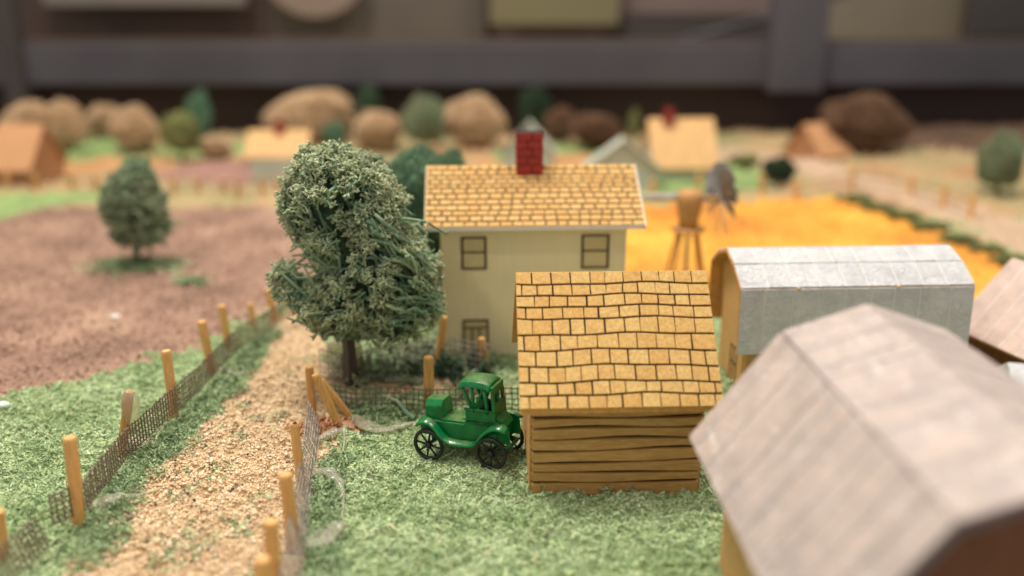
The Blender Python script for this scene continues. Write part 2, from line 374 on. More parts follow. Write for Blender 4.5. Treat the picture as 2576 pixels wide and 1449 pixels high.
# ------------------------------------------------------------------ ground, split into its zones
def inside(poly, x, y):
    c = np.zeros(x.shape, bool); n = len(poly); j = n - 1
    for i in range(n):
        xi, yi = poly[i]; xj, yj = poly[j]
        cond = ((yi > y) != (yj > y)) & (x < (xj - xi) * (y - yi) / (yj - yi + 1e-12) + xi)
        c ^= cond; j = i
    return c
ZONES = [
    ('sand_path', 'sand', [(674, 843), (648, 917), (601, 953), (554, 1032), (502, 1068), (460, 1110), (366, 1162), (334, 1225), (261, 1293), (199, 1361), (130, 1449), (20, 1640), (-200, 2100),
                           (760, 2300), (765, 1600), (768, 1449), (782, 1300), (812, 1170), (862, 1130), (868, 1075), (830, 1030), (850, 985), (1290, 985), (1300, 958), (900, 950), (830, 940), (830, 870), (850, 800), (830, 752), (760, 742), (700, 790)]),
    ('straw_field', 'straw', [(1480, 760), (1540, 560), (1590, 520), (1800, 507), (2100, 500), (2300, 555), (2430, 600), (2750, 715), (3200, 900), (3000, 1000), (1900, 760)]),
    ('soil_field', 'soil', [(-900, 700), (-300, 590), (0, 552), (60, 530), (300, 517), (1100, 515), (1100, 640), (1040, 745), (760, 735), (700, 770), (600, 812), (540, 858), (470, 888), (392, 896), (293, 927), (209, 948), (152, 953), (78, 979), (0, 992), (-200, 1010), (-900, 1060)]),
    ('green_verge', 'meadow', [(-900, 560), (-300, 505), (130, 490), (330, 482), (200, 515), (0, 552), (-300, 590), (-900, 700)]),
    ('far_meadow', 'meadow', [(90, 405), (130, 372), (250, 352), (430, 378), (560, 380), (620, 350), (660, 350), (640, 385), (430, 398)]),
    ('far_meadow', 'meadow', [(1230, 400), (1260, 372), (1560, 366), (1560, 384), (1300, 398)]),
    ('far_meadow', 'meadow', [(1630, 440), (1660, 424), (1900, 428), (1960, 470), (1800, 500), (1600, 505)]),
    ('orange_strip', 'orange_soil', [(60, 440), (90, 406), (430, 399), (430, 425)]),
    ('orange_strip', 'orange_soil', [(1180, 425), (1190, 400), (1560, 385), (1560, 425)]),
    ('plum_soil_strip', 'purple_soil', [(400, 458), (410, 420), (640, 402), (740, 430), (710, 468)]),
    ('pale_track', 'track', [(1780, 398), (1830, 372), (2000, 395), (2200, 448), (2600, 560), (3000, 700), (3000, 790), (2576, 640), (2300, 520), (2100, 452), (1900, 412)]),
    ('brown_rise', 'risebrown', [(1990, 385), (2000, 300), (3300, 300), (3300, 440), (2576, 402), (2250, 385), (2120, 372)]),
    ('pink_field', 'pinkland', [(2060, 465), (2300, 535), (2500, 620), (3100, 820), (3100, 790), (2576, 645), (2300, 522), (2100, 452)]),
]
NR, NC = 520, 470
rows = 9.0 * (125.0 / 9.0) ** (np.arange(NR) / (NR - 1))
cols = np.linspace(-0.78, 0.78, NC)
YY, UU = np.meshgrid(rows, cols, indexing='ij')
XX = UU * YY
ZZ = hgt(XX, YY)
fade = np.clip((YY - 40) / 40, 0, 1)
ZZ = ZZ * (1 + 1.6 * fade)
far_r = np.clip((XX - 18) / 30, 0, 1) * np.clip((YY - 55) / 30, 0, 1)      # the far right swells into low hills
ZZ = ZZ + far_r * 1.0
jx = (fbm(XX * 1.3, YY * 1.3, 21) - 0.47) * 1.3 * np.clip(YY / 25, 0.5, 2.5); jy = (fbm(XX * 1.3, YY * 1.3, 31) - 0.47) * 1.3 * np.clip(YY / 25, 0.5, 2.5)
def zone_of(x, y, jit=True):
    x = np.asarray(x, float); y = np.asarray(y, float)
    if jit:
        k = np.clip(y / 25, 0.5, 2.5)
        x2 = x + (fbm(x * 1.3, y * 1.3, 21) - 0.47) * 1.3 * k; y2 = y + (fbm(x * 1.3, y * 1.3, 31) - 0.47) * 1.3 * k
    else: x2, y2 = x, y
    z = np.full(x.shape, -1)
    for i in range(len(ZONES) - 1, -1, -1):
        z[inside(ZP[i], x2, y2)] = i
    lawn = (z == -1) & (y > 52)
    z[lawn] = -2
    return z
ZP = [PR(z[2]) for z in ZONES]
fx = (XX[:-1, :-1] + XX[1:, 1:]) / 2; fy = (YY[:-1, :-1] + YY[1:, 1:]) / 2
fz = zone_of(fx, fy)
idx = np.arange(NR * NC).reshape(NR, NC)
quads = np.stack([idx[:-1, :-1], idx[:-1, 1:], idx[1:, 1:], idx[1:, :-1]], -1).reshape(-1, 4)
allv = np.stack([XX, YY, ZZ], -1).reshape(-1, 3)
fzf = fz.reshape(-1)
def zone_mesh(name, mask, mat):
    q = quads[mask]
    if not len(q): return
    u, inv = np.unique(q.ravel(), return_inverse=True)
    me = npmesh(name, allv[u], inv.reshape(-1, 4), mat, True)
    o = bpy.data.objects.new(name, me); COL.objects.link(o); o['kind'] = 'structure'
zone_mesh('lawn', fzf == -1, M['lawn'])
zone_mesh('far_fields', fzf == -2, M['margin'])
for i, z in enumerate(ZONES): zone_mesh(z[0], fzf == i, M[z[1]])
base = put('table_board', MB().box((0, 64, -2.5), (260, 124, 2), None), M['case_brown'], kind='structure')

# ------------------------------------------------------------------ loose flock, sawdust and sand (nobody could count them)
def scatter_pts(n, y0, y1, um=0.66, pw=1.0):
    y = np.sqrt(rng.uniform(y0 ** 2, y1 ** 2, n)); u = rng.uniform(-um, um, n)
    return u * y, y
def flakes(name, x, y, L, Wd, mat, lift=0.03, tilt=0.5, bend=0.35, z0=None):
    n = len(x); z = (hgt(x, y) if z0 is None else z0) + rng.uniform(0, lift, n)
    yaw = rng.uniform(0, 2 * np.pi, n); ti = rng.normal(0, tilt, n); ro = rng.normal(0, 0.7, n)
    L = L * rng.uniform(0.45, 1.35, n) * 0.5; Wd = Wd * rng.uniform(0.5, 1.5, n) * 0.5
    d = np.stack([np.cos(yaw) * np.cos(ti), np.sin(yaw) * np.cos(ti), np.sin(ti)], -1)
    s = np.stack([-np.sin(yaw), np.cos(yaw), np.zeros(n)], -1)
    up = np.cross(d, s); s = s * np.cos(ro)[:, None] + up * np.sin(ro)[:, None]; up = np.cross(d, s)
    up *= np.sign(up[:, 2:3] + 1e-9)
    c = np.stack([x, y, z + L * np.abs(np.sin(ti)) * 0.7], -1)
    b = (bend * L * rng.uniform(-0.3, 1, n))[:, None]
    V = np.empty((n, 6, 3)); 
    V[:, 0] = c - d * L[:, None] - s * Wd[:, None] * 0.5; V[:, 1] = c - d * L[:, None] + s * Wd[:, None] * 0.5
    V[:, 2] = c - s * Wd[:, None] + up * b; V[:, 3] = c + s * Wd[:, None] + up * b
    V[:, 4] = c + d * L[:, None] - s * Wd[:, None] * 0.25; V[:, 5] = c + d * L[:, None] + s * Wd[:, None] * 0.25
    o = np.arange(n)[:, None, None] * 6
    Fq = (np.array([[0, 2, 3, 1], [2, 4, 5, 3]])[None] + o).reshape(-1, 4)
    me = npmesh(name, V.reshape(-1, 3), Fq, mat); ob = bpy.data.objects.new(name, me); COL.objects.link(ob); ob['kind'] = 'stuff'
    return ob
x, y = scatter_pts(680000, 14.5, 33); z = zone_of(x, y); k = z == -1
x, y = x[k], y[k]
keep = rng.uniform(0, 1, len(x)) < np.clip((26 / y) ** 2, 0.3, 1) * 0.8
x, y = x[keep], y[keep]
dens = fbm(x * 0.8, y * 0.8, 77)
flakes('lawn_flock', x, y, 0.085 * rng.lognormal(0, 0.45, len(x)), 0.032, M['flake'], 0.02 + 0.14 * np.clip(dens - 0.4, 0, 1), 0.38)
x2, y2 = scatter_pts(60000, 33, 52); k = zone_of(x2, y2) == -1; flakes('lawn_flock_far', x2[k], y2[k], 0.3, 0.1, M['flake'], 0.05)
x2, y2 = scatter_pts(60000, 17, 56); k = zone_of(x2, y2) == 2; flakes('soil_crumbs', x2[k], y2[k], 0.15, 0.08, M['soil_flake'], 0.02, 0.3)
x2, y2 = scatter_pts(9000, 34, 58); k = zone_of(x2, y2) == 1
for_s = island('straw_flakes', [(0, srgb(190, 118, 42)), (0.5, srgb(218, 156, 58)), (1, srgb(236, 188, 78))], 0.9)
flakes('straw_chaff', x2[k], y2[k], 0.22, 0.1, for_s, 0.02, 0.2)
# darker tufts along the path and fences, and where the lawn gives way
def line_scatter(pxs, n, spread, drop=0.0):
    w = [G(a, b) for a, b in pxs]; seg = [(w[i + 1] - w[i]).length for i in range(len(w) - 1)]; tot = sum(seg); xs = []; ys = []
    for i, sgl in enumerate(seg):
        m = int(n * sgl / tot); tt = rng.uniform(0, 1, m)
        cl = np.repeat(rng.normal(0, spread, (m // 40 + 1, 2)), 40, 0)[:m] + rng.normal(0, spread * 0.35, (m, 2))
        ct = np.repeat(rng.uniform(0, 1, m // 40 + 1), 40)[:m] + rng.normal(0, 0.02, m)
        xs.append(w[i].x + (w[i + 1].x - w[i].x) * ct + cl[:, 0]); ys.append(w[i].y + (w[i + 1].y - w[i].y) * ct + cl[:, 1])
    return np.concatenate(xs), np.concatenate(ys)
xa, ya = line_scatter([(210, 1420), (330, 1210), (450, 1090), (560, 990), (640, 880), (690, 830)], 14000, 0.28)
xb, yb = line_scatter([(870, 1040), (1000, 1045), (1250, 1050)], 6000, 0.14)
xc, yc = line_scatter([(900, 920), (1050, 912), (1260, 912)], 9000, 0.35)
xd, yd = line_scatter([(835, 1160), (815, 1300), (810, 1449)], 9000, 0.22)
xe, ye = line_scatter([(1345, 1240), (1760, 1225)], 1500, 0.08)
xs = np.concatenate([xa, xb, xc, xd, xe]); ys = np.concatenate([ya, yb, yc, yd, ye])
flakes('dark_green_tufts', xs, ys, 0.12, 0.036, M['flake_dark'], 0.18, 0.6)
# sand grains: squashed octahedra
def grains(name, x, y, r, mat):
    n = len(x); z = hgt(x, y); r = r * rng.lognormal(0, 0.38, n)
    d = np.array([[1, 0, 0], [0, 1, 0], [-1, 0, 0], [0, -1, 0], [0, 0, 1], [0, 0, -1]], float)
    V = d[None] * rng.uniform(0.6, 1.25, (n, 6, 1)) * r[:, None, None]
    an = rng.uniform(0, 6.28, n); ca, sa = np.cos(an)[:, None], np.sin(an)[:, None]
    Vx = V[..., 0] * ca - V[..., 1] * sa; Vy = V[..., 0] * sa + V[..., 1] * ca
    V = np.stack([Vx + x[:, None], Vy + y[:, None], V[..., 2] * 0.8 + (z + r * 0.35)[:, None]], -1)
    Fq = (np.array([[0, 1, 4], [1, 2, 4], [2, 3, 4], [3, 0, 4], [1, 0, 5], [2, 1, 5], [3, 2, 5], [0, 3, 5]])[None] + np.arange(n)[:, None, None] * 6).reshape(-1, 3)
    me = npmesh(name, V.reshape(-1, 3), Fq, mat); ob = bpy.data.objects.new(name, me); COL.objects.link(ob); ob['kind'] = 'stuff'
x, y = scatter_pts(420000, 14.5, 40, 0.62); k = zone_of(x, y) == 0; x, y = x[k], y[k]
keep = rng.uniform(0, 1, len(x)) < np.clip((24 / y) ** 2, 0.2, 1); grains('sand_grains', x[keep], y[keep], 0.028, M['grain'])
x2, y2 = scatter_pts(60000, 14.5, 30, 0.62); k = zone_of(x2, y2) == 0; sd = island('sawdust_flakes', [(0, srgb(200, 160, 118)), (0.5, srgb(224, 192, 150)), (1, srgb(238, 214, 178))], 0.9)
k &= rng.uniform(0, 1, len(x2)) < 0.5
flakes('path_sawdust', x2[k], y2[k], 0.08, 0.04, sd, 0.01, 0.3)
# stray green on the path
k2 = zone_of(x2, y2) == 0; k2 &= (fbm(x2 * 1.5, y2 * 1.5, 5) > 0.62); flakes('stray_flock', x2[k2], y2[k2], 0.13, 0.05, M['flake_dark'], 0.04)

# ------------------------------------------------------------------ lichen sprigs and trees
def sprig_arrays(seed, depth=3, L=0.26, r=0.028, spread=0.75, kids=(2, 3), short=False):
    R = random.Random(seed); mb = MB()
    def grow(p, d, l, rad, k):
        if short and k < 2:
            e = p + (d + Vector((R.uniform(-1, 1), R.uniform(-1, 1), R.uniform(-1, 1))) * 0.3).normalized() * l
            mb.tube([p, e], [rad, rad * (0.8 if k else 0.6)], 3, k == 0)
            if k == 0: return
            for i in range(R.choice(kids)):
                grow(e, (d + Vector((R.uniform(-1, 1), R.uniform(-1, 1), R.uniform(-1, 1))) * spread).normalized(), l * R.uniform(0.7, 0.95), rad * 0.8, k - 1)
            return
        q = p + d * l * 0.5 + Vector((R.uniform(-1, 1), R.uniform(-1, 1), R.uniform(-1, 1))) * l * 0.2
        e = q + (d + Vector((R.uniform(-1, 1), R.uniform(-1, 1), R.uniform(-1, 1))) * 0.35).normalized() * l * 0.5
        mb.tube([p, q, e], [rad, rad * 0.85, rad * (0.72 if k else 0.35)], 3, k == 0)
        if k == 0: return
        for i in range(R.choice(kids)):
            nd = (d + Vector((R.uniform(-1, 1), R.uniform(-1, 1), R.uniform(-1, 1))) * spread).normalized()
            grow(e, nd, l * R.uniform(0.55, 0.85), rad * (0.8 if short else 0.72), k - 1)
    grow(Vector((0, 0, 0)), Vector((0, 0, 1)), L, r, depth)
    V = np.array(mb.v); 
    Q = []
    for f in mb.f:
        if len(f) == 4: Q.append(f)
        elif len(f) == 3: Q.append((f[0], f[1], f[2], f[2]))
    T = []
    for f in Q:
        T.append((f[0], f[1], f[2])); 
        if f[2] != f[3]: T.append((f[0], f[2], f[3]))
    return V, np.array(T)
SPR = [sprig_arrays(100 + i, 3, 0.2, 0.056, 1.0, (2, 2, 3), True) for i in range(14)]
SPR_S = [sprig_arrays(300 + i, 1, 0.22, 0.045, 0.9, (2, 3)) for i in range(8)]
def frames(N, rng_):
    N = N / np.linalg.norm(N, axis=1, keepdims=True)
    a = rng_.normal(0, 1, N.shape); a -= N * (a * N).sum(1, keepdims=True); a /= np.linalg.norm(a, axis=1, keepdims=True)
    return np.stack([a, np.cross(N, a), N], -1)          # columns
def sprig_mesh(name, pts, nrm, scale, mat, lib=SPR, rg=rng):
    Fr = frames(nrm, rg); Vs = []; Fs = []; off = 0
    ch = rg.integers(0, len(lib), len(pts))
    for j, (V, T) in enumerate(lib):
        m = np.where(ch == j)[0]
        if not len(m): continue
        sc = (scale[m] if hasattr(scale, '__len__') else np.full(len(m), scale)) * rg.uniform(0.75, 1.25, len(m))
        W_ = np.einsum('nij,vj->nvi', Fr[m], V) * sc[:, None, None] + pts[m][:, None, :]
        Vs.append(W_.reshape(-1, 3)); Fs.append((T[None] + (np.arange(len(m)) * len(V))[:, None, None] + off).reshape(-1, 3)); off += len(m) * len(V)
    me = npmesh(name, np.concatenate(Vs), np.concatenate(Fs), mat, True)
    tips = []
    for j, (V, T) in enumerate(lib):
        k = int((ch == j).sum()); 
        if k: r_ = np.linalg.norm(V, axis=1); tips.append(np.tile(r_ / r_.max(), k))
    tips = np.concatenate(tips).astype(np.float32)
    if len(tips) == len(me.vertices): at = me.attributes.new('tip', 'FLOAT', 'POINT'); at.data.foreach_set('value', tips)
    return me

def blob_points(n, rx, ry, rz, seed, lump=0.18, flat=None):
    rg = np.random.default_rng(seed); d = rg.normal(0, 1, (n, 3)); d /= np.linalg.norm(d, axis=1, keepdims=True)
    lumps = np.random.default_rng(seed % 100 + 900).normal(0, 1, (13, 3)); lumps /= np.linalg.norm(lumps, axis=1, keepdims=True)
    w = (np.exp(7 * (d @ lumps.T - 1))).max(1)
    rr = (0.70 + 0.30 * w) * rg.uniform(0.9, 1.04, n) if lump > 0.15 else (0.55 + 0.3 * w) * rg.uniform(0.8, 1.0, n)
    p = d * rr[:, None] * np.array([rx, ry, rz]); return p, d, rg
CR = {}
def crown_mesh(kind, seed, n=3600, small=True, mat=None, asp=(1, 1, 1), inner=True):
    key = (kind, seed)
    if key in CR: return CR[key]
    p, d, rg = blob_points(n, *asp, seed, 0.22)
    q, d2, _ = blob_points(n // 2, *(np.array(asp) * 0.95), seed + 100, 0.1)
    pts = np.concatenate([p * 0.97, q]); nr = np.concatenate([d, d2]) + rg.normal(0, 0.35, (n + n // 2, 3))
    import bmesh
    b_ = bmesh.new(); bmesh.ops.create_icosphere(b_, subdivisions=5, radius=1.0); co = np.array([v.co[:] for v in b_.verts]); fc = np.array([[v.index for v in f.verts] for f in b_.faces]); b_.free()
    lm = np.random.default_rng(seed % 100 + 900).normal(0, 1, (13, 3)); lm /= np.linalg.norm(lm, axis=1, keepdims=True)
    rr = (0.66 + 0.30 * (np.exp(7 * (co @ lm.T - 1))).max(1)) * (0.66 if seed in (24, 25) else 0.6 if kind in ('lichen_tan', 'lichen_brown') else 0.9)
    th_ = np.arctan2(co[:, 1], co[:, 0]) * 3; ph_ = co[:, 2] * 6
    from mathutils import noise as mn
    n3 = np.array([mn.noise(Vector(c) * 4.5 + Vector((seed, 0, 0))) * 0.6 + mn.noise(Vector(c) * 11 + Vector((0, seed, 0))) * 0.4 for c in co])
    rr = rr * (1.0 + 0.42 * n3)
    cv = co * rr[:, None] * np.array(asp)
    if True: pts = np.concatenate([pts, p[:] * 0.93]); nr = np.concatenate([nr, d + rg.normal(0, .5, d.shape)])
    ms = sprig_mesh('crown', pts, nr, 0.36 if seed in (24, 25) else 0.6 if kind in ('lichen_tan', 'lichen_brown') else 0.24, M[kind], SPR_S, rg)
    Vs = np.empty(len(ms.vertices) * 3, np.float32); ms.vertices.foreach_get('co', Vs); Vs = Vs.reshape(-1, 3); Ft = np.empty(len(ms.loops), np.int32); ms.loops.foreach_get('vertex_index', Ft); Ft = Ft.reshape(-1, 3)
    bpy.data.meshes.remove(ms)
    me = npmesh('crown', np.concatenate([Vs, cv]), np.concatenate([Ft, fc + len(Vs)]), M[kind], True)
    CR[key] = me; return me

def tree(name, label, cat, px, ytop, ybot, w, kind, Y=None, seed=1, group=None, depth=0.8, trunk=True, crown_low=0.12, lean=0.0):
    b = G(px, ybot) if Y is None else P(px, ybot, Y); b.z = 0 if Y is None else b.z
    b.z = max(hz(b.x, b.y), -0.2) if Y is None else b.z
    top = P(px, ytop, b.y); hh = top.z - b.z
    ww = (P(px + w / 2, (ytop + ybot) / 2, b.y) - P(px - w / 2, (ytop + ybot) / 2, b.y)).x
    t_ = thing(name, label, cat, b, 0, group)
    rz_ = hh * (1 - crown_low) / 2
    c = put('crown', crown_mesh(kind, seed), None, t_, fix=False)
    c.scale = (ww / 2 * 0.92, ww / 2 * depth, rz_ * 0.92); c.location = (0, 0, hh * crown_low + rz_); c.rotation_euler = (0, 0, 0)
    if trunk:
        put('trunk', MB().tube([(0, 0, -0.3), (lean * 0.3, 0, hh * crown_low + 0.2), (lean, 0, hh * 0.6)], [0.16, 0.13, 0.05], 8), M['trunk'], t_, True)
    return t_

# the big lichen tree beside the path
TY = 27.0
OUT = [(770, 364), (840, 366), (900, 377), (945, 402), (985, 447), (1020, 502), (1035, 560), (1062, 602), (1100, 652), (1112, 672), (1106, 720), (1120, 770), (1108, 792), (1072, 812), (1044, 846), (1005, 868), (960, 848), (900, 818), (850, 832), (800, 822), (768, 796), (730, 768), (708, 730), (697, 690), (702, 645), (722, 672), (760, 712), (830, 690), (800, 625), (742, 582), (707, 540), (700, 490), (717, 450), (735, 420), (752, 385)]
TW = np.array([[P(a, b, TY).x, P(a, b, TY).z] for a, b in OUT])
def dist_poly(poly, x, z):
    best = np.full(x.shape, 1e9); gx = np.zeros(x.shape); gz = np.zeros(x.shape)
    for i in range(len(poly)):
        a = poly[i]; b = poly[(i + 1) % len(poly)]; ab = b - a; L2 = (ab ** 2).sum()
        t_ = np.clip(((x - a[0]) * ab[0] + (z - a[1]) * ab[1]) / L2, 0, 1)
        qx = a[0] + ab[0] * t_; qz = a[1] + ab[1] * t_; d = np.hypot(x - qx, z - qz); m = d < best
        best = np.where(m, d, best); gx = np.where(m, qx - x, gx); gz = np.where(m, qz - z, gz)
    return best, gx, gz
tb = P(884, 985, TY); tbase = Vector((tb.x, TY, hz(tb.x, TY)))
big = thing('lichen_tree', 'tall bushy grey-green tree with frayed right side and dark square trunk beside the path', 'tree', tbase)
def crown_sample(n, rg):
    x = rg.uniform(TW[:, 0].min(), TW[:, 0].max(), n); z = rg.uniform(TW[:, 1].min(), TW[:, 1].max(), n)
    k = inside(TW, x, z); x, z = x[k], z[k]; d, gx, gz = dist_poly(TW, x, z)
    return x, z, d, gx, gz
rg = np.random.default_rng(5)
x, z, d, gx, gz = crown_sample(8200, rg)
half = 1.75 * np.sqrt(np.clip(1 - (1 - np.clip(d / 1.7, 0, 1)) ** 2, 0, 1))
lum = fbm(x * 1.5, z * 1.5, 41, 2) * 0.9 + 0.38 + 0.4 * vnoise(x * 3.0, z * 3.0, 6)
side = np.where(rg.uniform(0, 1, len(x)) < 0.72, -1, 1)
dep = side * half * lum * rg.uniform(0.8, 1.0, len(x))
e = np.clip(1 - d / 1.5, 0, 1); gl = np.hypot(gx, gz) + 1e-6
nrm = np.stack([gx / gl * e, side * (1 - e) * 1.1 + 1e-3, gz / gl * e * 0.6 + 0.25], -1) + rg.normal(0, 0.38, (len(x), 3))
combed = (x > P(985, 600, TY).x) & (z < P(985, 520, TY).z)
nrm[combed] += np.array([0.9, 0, -0.7])
thin = (~combed) | (rg.uniform(0, 1, len(x)) < 0.62)
pts = np.stack([x, dep, z], -1)
gap = vnoise(x * 2.1 + 7, z * 2.1, 88) * 0.6 + vnoise(x * 4.5, z * 4.5, 89) * 0.4
thin &= gap > 0.30
hx, hz_, hd, _, _ = crown_sample(420, np.random.default_rng(77)); hr = np.random.default_rng(78).uniform(0.10, 0.26, len(hx))
for a_, b_, r__, dd_ in zip(hx, hz_, hr, hd):                # small dark openings between the twigs
    if dd_ > 0.35: thin &= ~((np.hypot(x - a_, z - b_) < r__) & (side < 0))
pts, nrm = pts[thin], nrm[thin]
pts = pts - nrm / np.linalg.norm(nrm, axis=1, keepdims=True) * 0.46
pts[:, 0] -= tbase.x; pts[:, 2] -= tbase.z
cro = put('crown', sprig_mesh('crown', pts, nrm, rg.uniform(0.8, 1.2, len(pts)), M['lichen'], SPR, rg), None, big, fix=False)
# dense inner mass; shade of the gaps put into its dark, teal-dyed colour
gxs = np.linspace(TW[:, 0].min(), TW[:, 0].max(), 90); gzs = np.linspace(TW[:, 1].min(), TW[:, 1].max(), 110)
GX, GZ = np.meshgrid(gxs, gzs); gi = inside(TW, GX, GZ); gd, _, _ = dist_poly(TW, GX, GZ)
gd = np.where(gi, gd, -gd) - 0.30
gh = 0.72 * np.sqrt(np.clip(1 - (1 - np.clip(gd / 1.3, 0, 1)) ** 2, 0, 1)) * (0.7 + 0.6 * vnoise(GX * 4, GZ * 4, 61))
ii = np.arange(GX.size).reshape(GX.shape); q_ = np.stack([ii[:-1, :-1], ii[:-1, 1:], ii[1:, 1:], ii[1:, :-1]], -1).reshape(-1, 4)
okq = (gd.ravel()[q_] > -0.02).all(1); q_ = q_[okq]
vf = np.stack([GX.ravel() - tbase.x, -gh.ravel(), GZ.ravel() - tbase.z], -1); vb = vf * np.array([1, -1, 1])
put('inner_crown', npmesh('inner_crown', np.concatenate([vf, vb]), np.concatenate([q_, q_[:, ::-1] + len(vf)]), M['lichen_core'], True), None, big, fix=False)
# inner limbs and the long combed branches of the right side
lb = MB(); R = random.Random(3)
o0 = P(884, 850, TY); hub = [Vector((o0.x - tbase.x, 0, o0.z - tbase.z)) + Vector((0.1 * i, 0, 0.55 * i)) for i in range(9)]
for i in range(190):
    a = OUT[R.randrange(len(OUT))]; q = P(a[0], a[1], TY); s_ = R.uniform(0.45, 0.93)
    h_ = hub[R.randrange(9)]
    e_ = Vector((q.x - tbase.x, 0, q.z - tbase.z)); e_ = h_.lerp(e_, s_) + Vector((0, R.uniform(-1.2, 1.2), 0))
    m_ = h_.lerp(e_, 0.5) + Vector((R.uniform(-.15, .15), R.uniform(-.2, .2), R.uniform(-.1, .25)))
    lb.tube([h_, m_, e_], [0.1, 0.07, 0.03], 5)
put('limb', lb, M['lichen'], big, True, kind='stuff', fix=False)
lb = MB()
for i in range(140):
    sx, sy = R.uniform(930, 1060), R.uniform(500, 790); ln = R.uniform(50, 120); an = R.uniform(0.35, 1.15) if sy < 700 else R.uniform(-0.1, 0.6)
    ex, ey = sx + ln * math.cos(an), sy + ln * math.sin(an)
    a = P(ex, ey, TY)
    if not inside(TW, np.array([a.x]), np.array([a.z]))[0] and R.random() < 0.85: continue
    yy = -R.uniform(0.5, 1.5) if R.random() < 0.8 else R.uniform(0, 1)
    p0 = P(sx, sy, TY); p0 = Vector((p0.x - tbase.x, yy, p0.z - tbase.z)); p1 = Vector((a.x - tbase.x, yy * 0.75, a.z - tbase.z))
    ptsl = [p0]; 
    for k_ in range(1, 5): ptsl.append(p0.lerp(p1, k_ / 4) + Vector((R.uniform(-.1, .1), R.uniform(-.1, .1), 0.06 * math.sin(k_ * 0.8) + R.uniform(-.11, .11))))
    lb.tube(ptsl, [0.055, 0.06, 0.05, 0.04, 0.02], 5)
    for k_ in range(R.randrange(4, 9)):
        b0 = ptsl[R.randrange(1, 5)]; dd = Vector((R.uniform(-.2, 1), R.uniform(-1, .4), R.uniform(-1, .6))).normalized()
        b1 = b0 + dd * R.uniform(.1, .24); lb.tube([b0, (b0 + b1) / 2 + Vector((0, 0, .03)), b1], [0.035, 0.028, 0.014], 4)
put('limb', lb, M['lichen'], big, True, label='long combed branches sweeping to the right', kind='stuff', fix=False)
tk = P(884, 860, TY)
put('trunk', MB().tube([(0, 0, -0.3), (0.02, 0, 0.9), (0.0, 0, tk.z - tbase.z + 0.3)], [0.235, 0.235, 0.2], 4, True, math.pi / 4), M['trunk'], big)
fb = MB()
for i in range(22):
    sx, sy = R.uniform(740, 1040), R.uniform(380, 800); a = P(sx, sy, TY); p0 = Vector((a.x - tbase.x, -1.75, a.z - tbase.z)); pt = [p0]; dd = Vector((R.uniform(-1, 1), -.2, R.uniform(-1, 1))).normalized()
    for k_ in range(9):
        dd = (dd + Vector((R.uniform(-.5, .5), R.uniform(-.2, .2), R.uniform(-.5, .5)))).normalized(); pt.append(pt[-1] + dd * 0.11)
    fb.tube(pt, 0.006, 3)
a = P(772, 457, TY); c0 = Vector((a.x - tbase.x, -1.75, a.z - tbase.z))
for k_ in range(3): fb.tube([c0 + Vector((math.cos(u) * (.17 + .02 * k_), .03 * k_, math.sin(u) * (.17 + .01 * k_))) for u in np.linspace(0, 6.0, 18)], 0.009, 4)
put('fibre', fb, M['fibre'], big, True, kind='stuff', fix=False)

# other trees and bushes
tree('round_tree', 'rounded teal-green tree standing behind the cream house corner', 'tree', 1040, 336, 845, 262, 'lichen_teal', 35.0, 21, depth=0.9, crown_low=0.25)
tree('round_tree', 'small teal bush top peeping over the left end of the house roof', 'tree', 1132, 352, 760, 140, 'lichen_teal', 37.5, 22, depth=0.9, crown_low=0.4)
tree('dark_bush', 'dark green bush in the shade at the left side of the cream house', 'bush', 1075, 560, 850, 110, 'lichen_dark', 34.0, 23)
# the slim tree on the brown field: its own twiggy crown
b2 = G(342, 668); b2.z = hz(b2.x, b2.y)
t2 = thing('cone_tree', 'slim grey-green tree alone on the brown soil field', 'tree', b2)
O2 = [(338, 418), (358, 432), (370, 475), (388, 508), (400, 548), (408, 590), (396, 608), (376, 606), (350, 594), (322, 598), (306, 592), (302, 556), (286, 520), (284, 494), (298, 474), (310, 438)]
W2 = np.array([[P(a_, b_, b2.y).x, P(a_, b_, b2.y).z] for a_, b_ in O2])
r2 = np.random.default_rng(61)
x2_ = r2.uniform(W2[:, 0].min(), W2[:, 0].max(), 3400); z2_ = r2.uniform(W2[:, 1].min(), W2[:, 1].max(), 3400)
k_ = inside(W2, x2_, z2_); x2_, z2_ = x2_[k_], z2_[k_]; d2_, gx2, gz2 = dist_poly(W2, x2_, z2_)
dp = r2.choice([-1, 1], len(x2_), p=[0.65, 0.35]) * 1.15 * np.sqrt(np.clip(1 - (1 - np.clip(d2_ / 1.2, 0, 1)) ** 2, 0, 1)) * r2.uniform(0.45, 1.0, len(x2_))
n2_ = np.stack([gx2 + 0 * dp, dp * 0.8, gz2 + 0.5], -1) + r2.normal(0, 0.5, (len(x2_), 3))
kk = vnoise(x2_ * 2.2, z2_ * 2.2, 19) > 0.3
put('crown', sprig_mesh('crown', np.stack([x2_ - b2.x, dp, z2_ - b2.z], -1)[kk], n2_[kk], r2.uniform(0.9, 1.5, len(x2_))[kk], M['lichen_grey'], SPR, r2), None, t2, fix=False)
tz_ = P(350, 560, b2.y).z - b2.z
put('trunk', MB().tube([(0, 0, -.3), (.1, 0, tz_ * .5), (.25, 0, tz_), (.15, 0, tz_ * 1.9)], [.2, .16, .12, .05], 6), M['lichen_grey'], t2, True)
for cx_, cy_, n_, sp_ in ((345, 674, 2600, 0.75), (480, 712, 500, 0.28)):
    g_ = G(cx_, cy_); flakes('field_grass_tuft', g_.x + r2.normal(0, sp_ * 1.3, n_), g_.y + r2.normal(0, sp_ * .8, n_), 0.22, 0.07, M['flake_dark'], 0.22, 0.8)

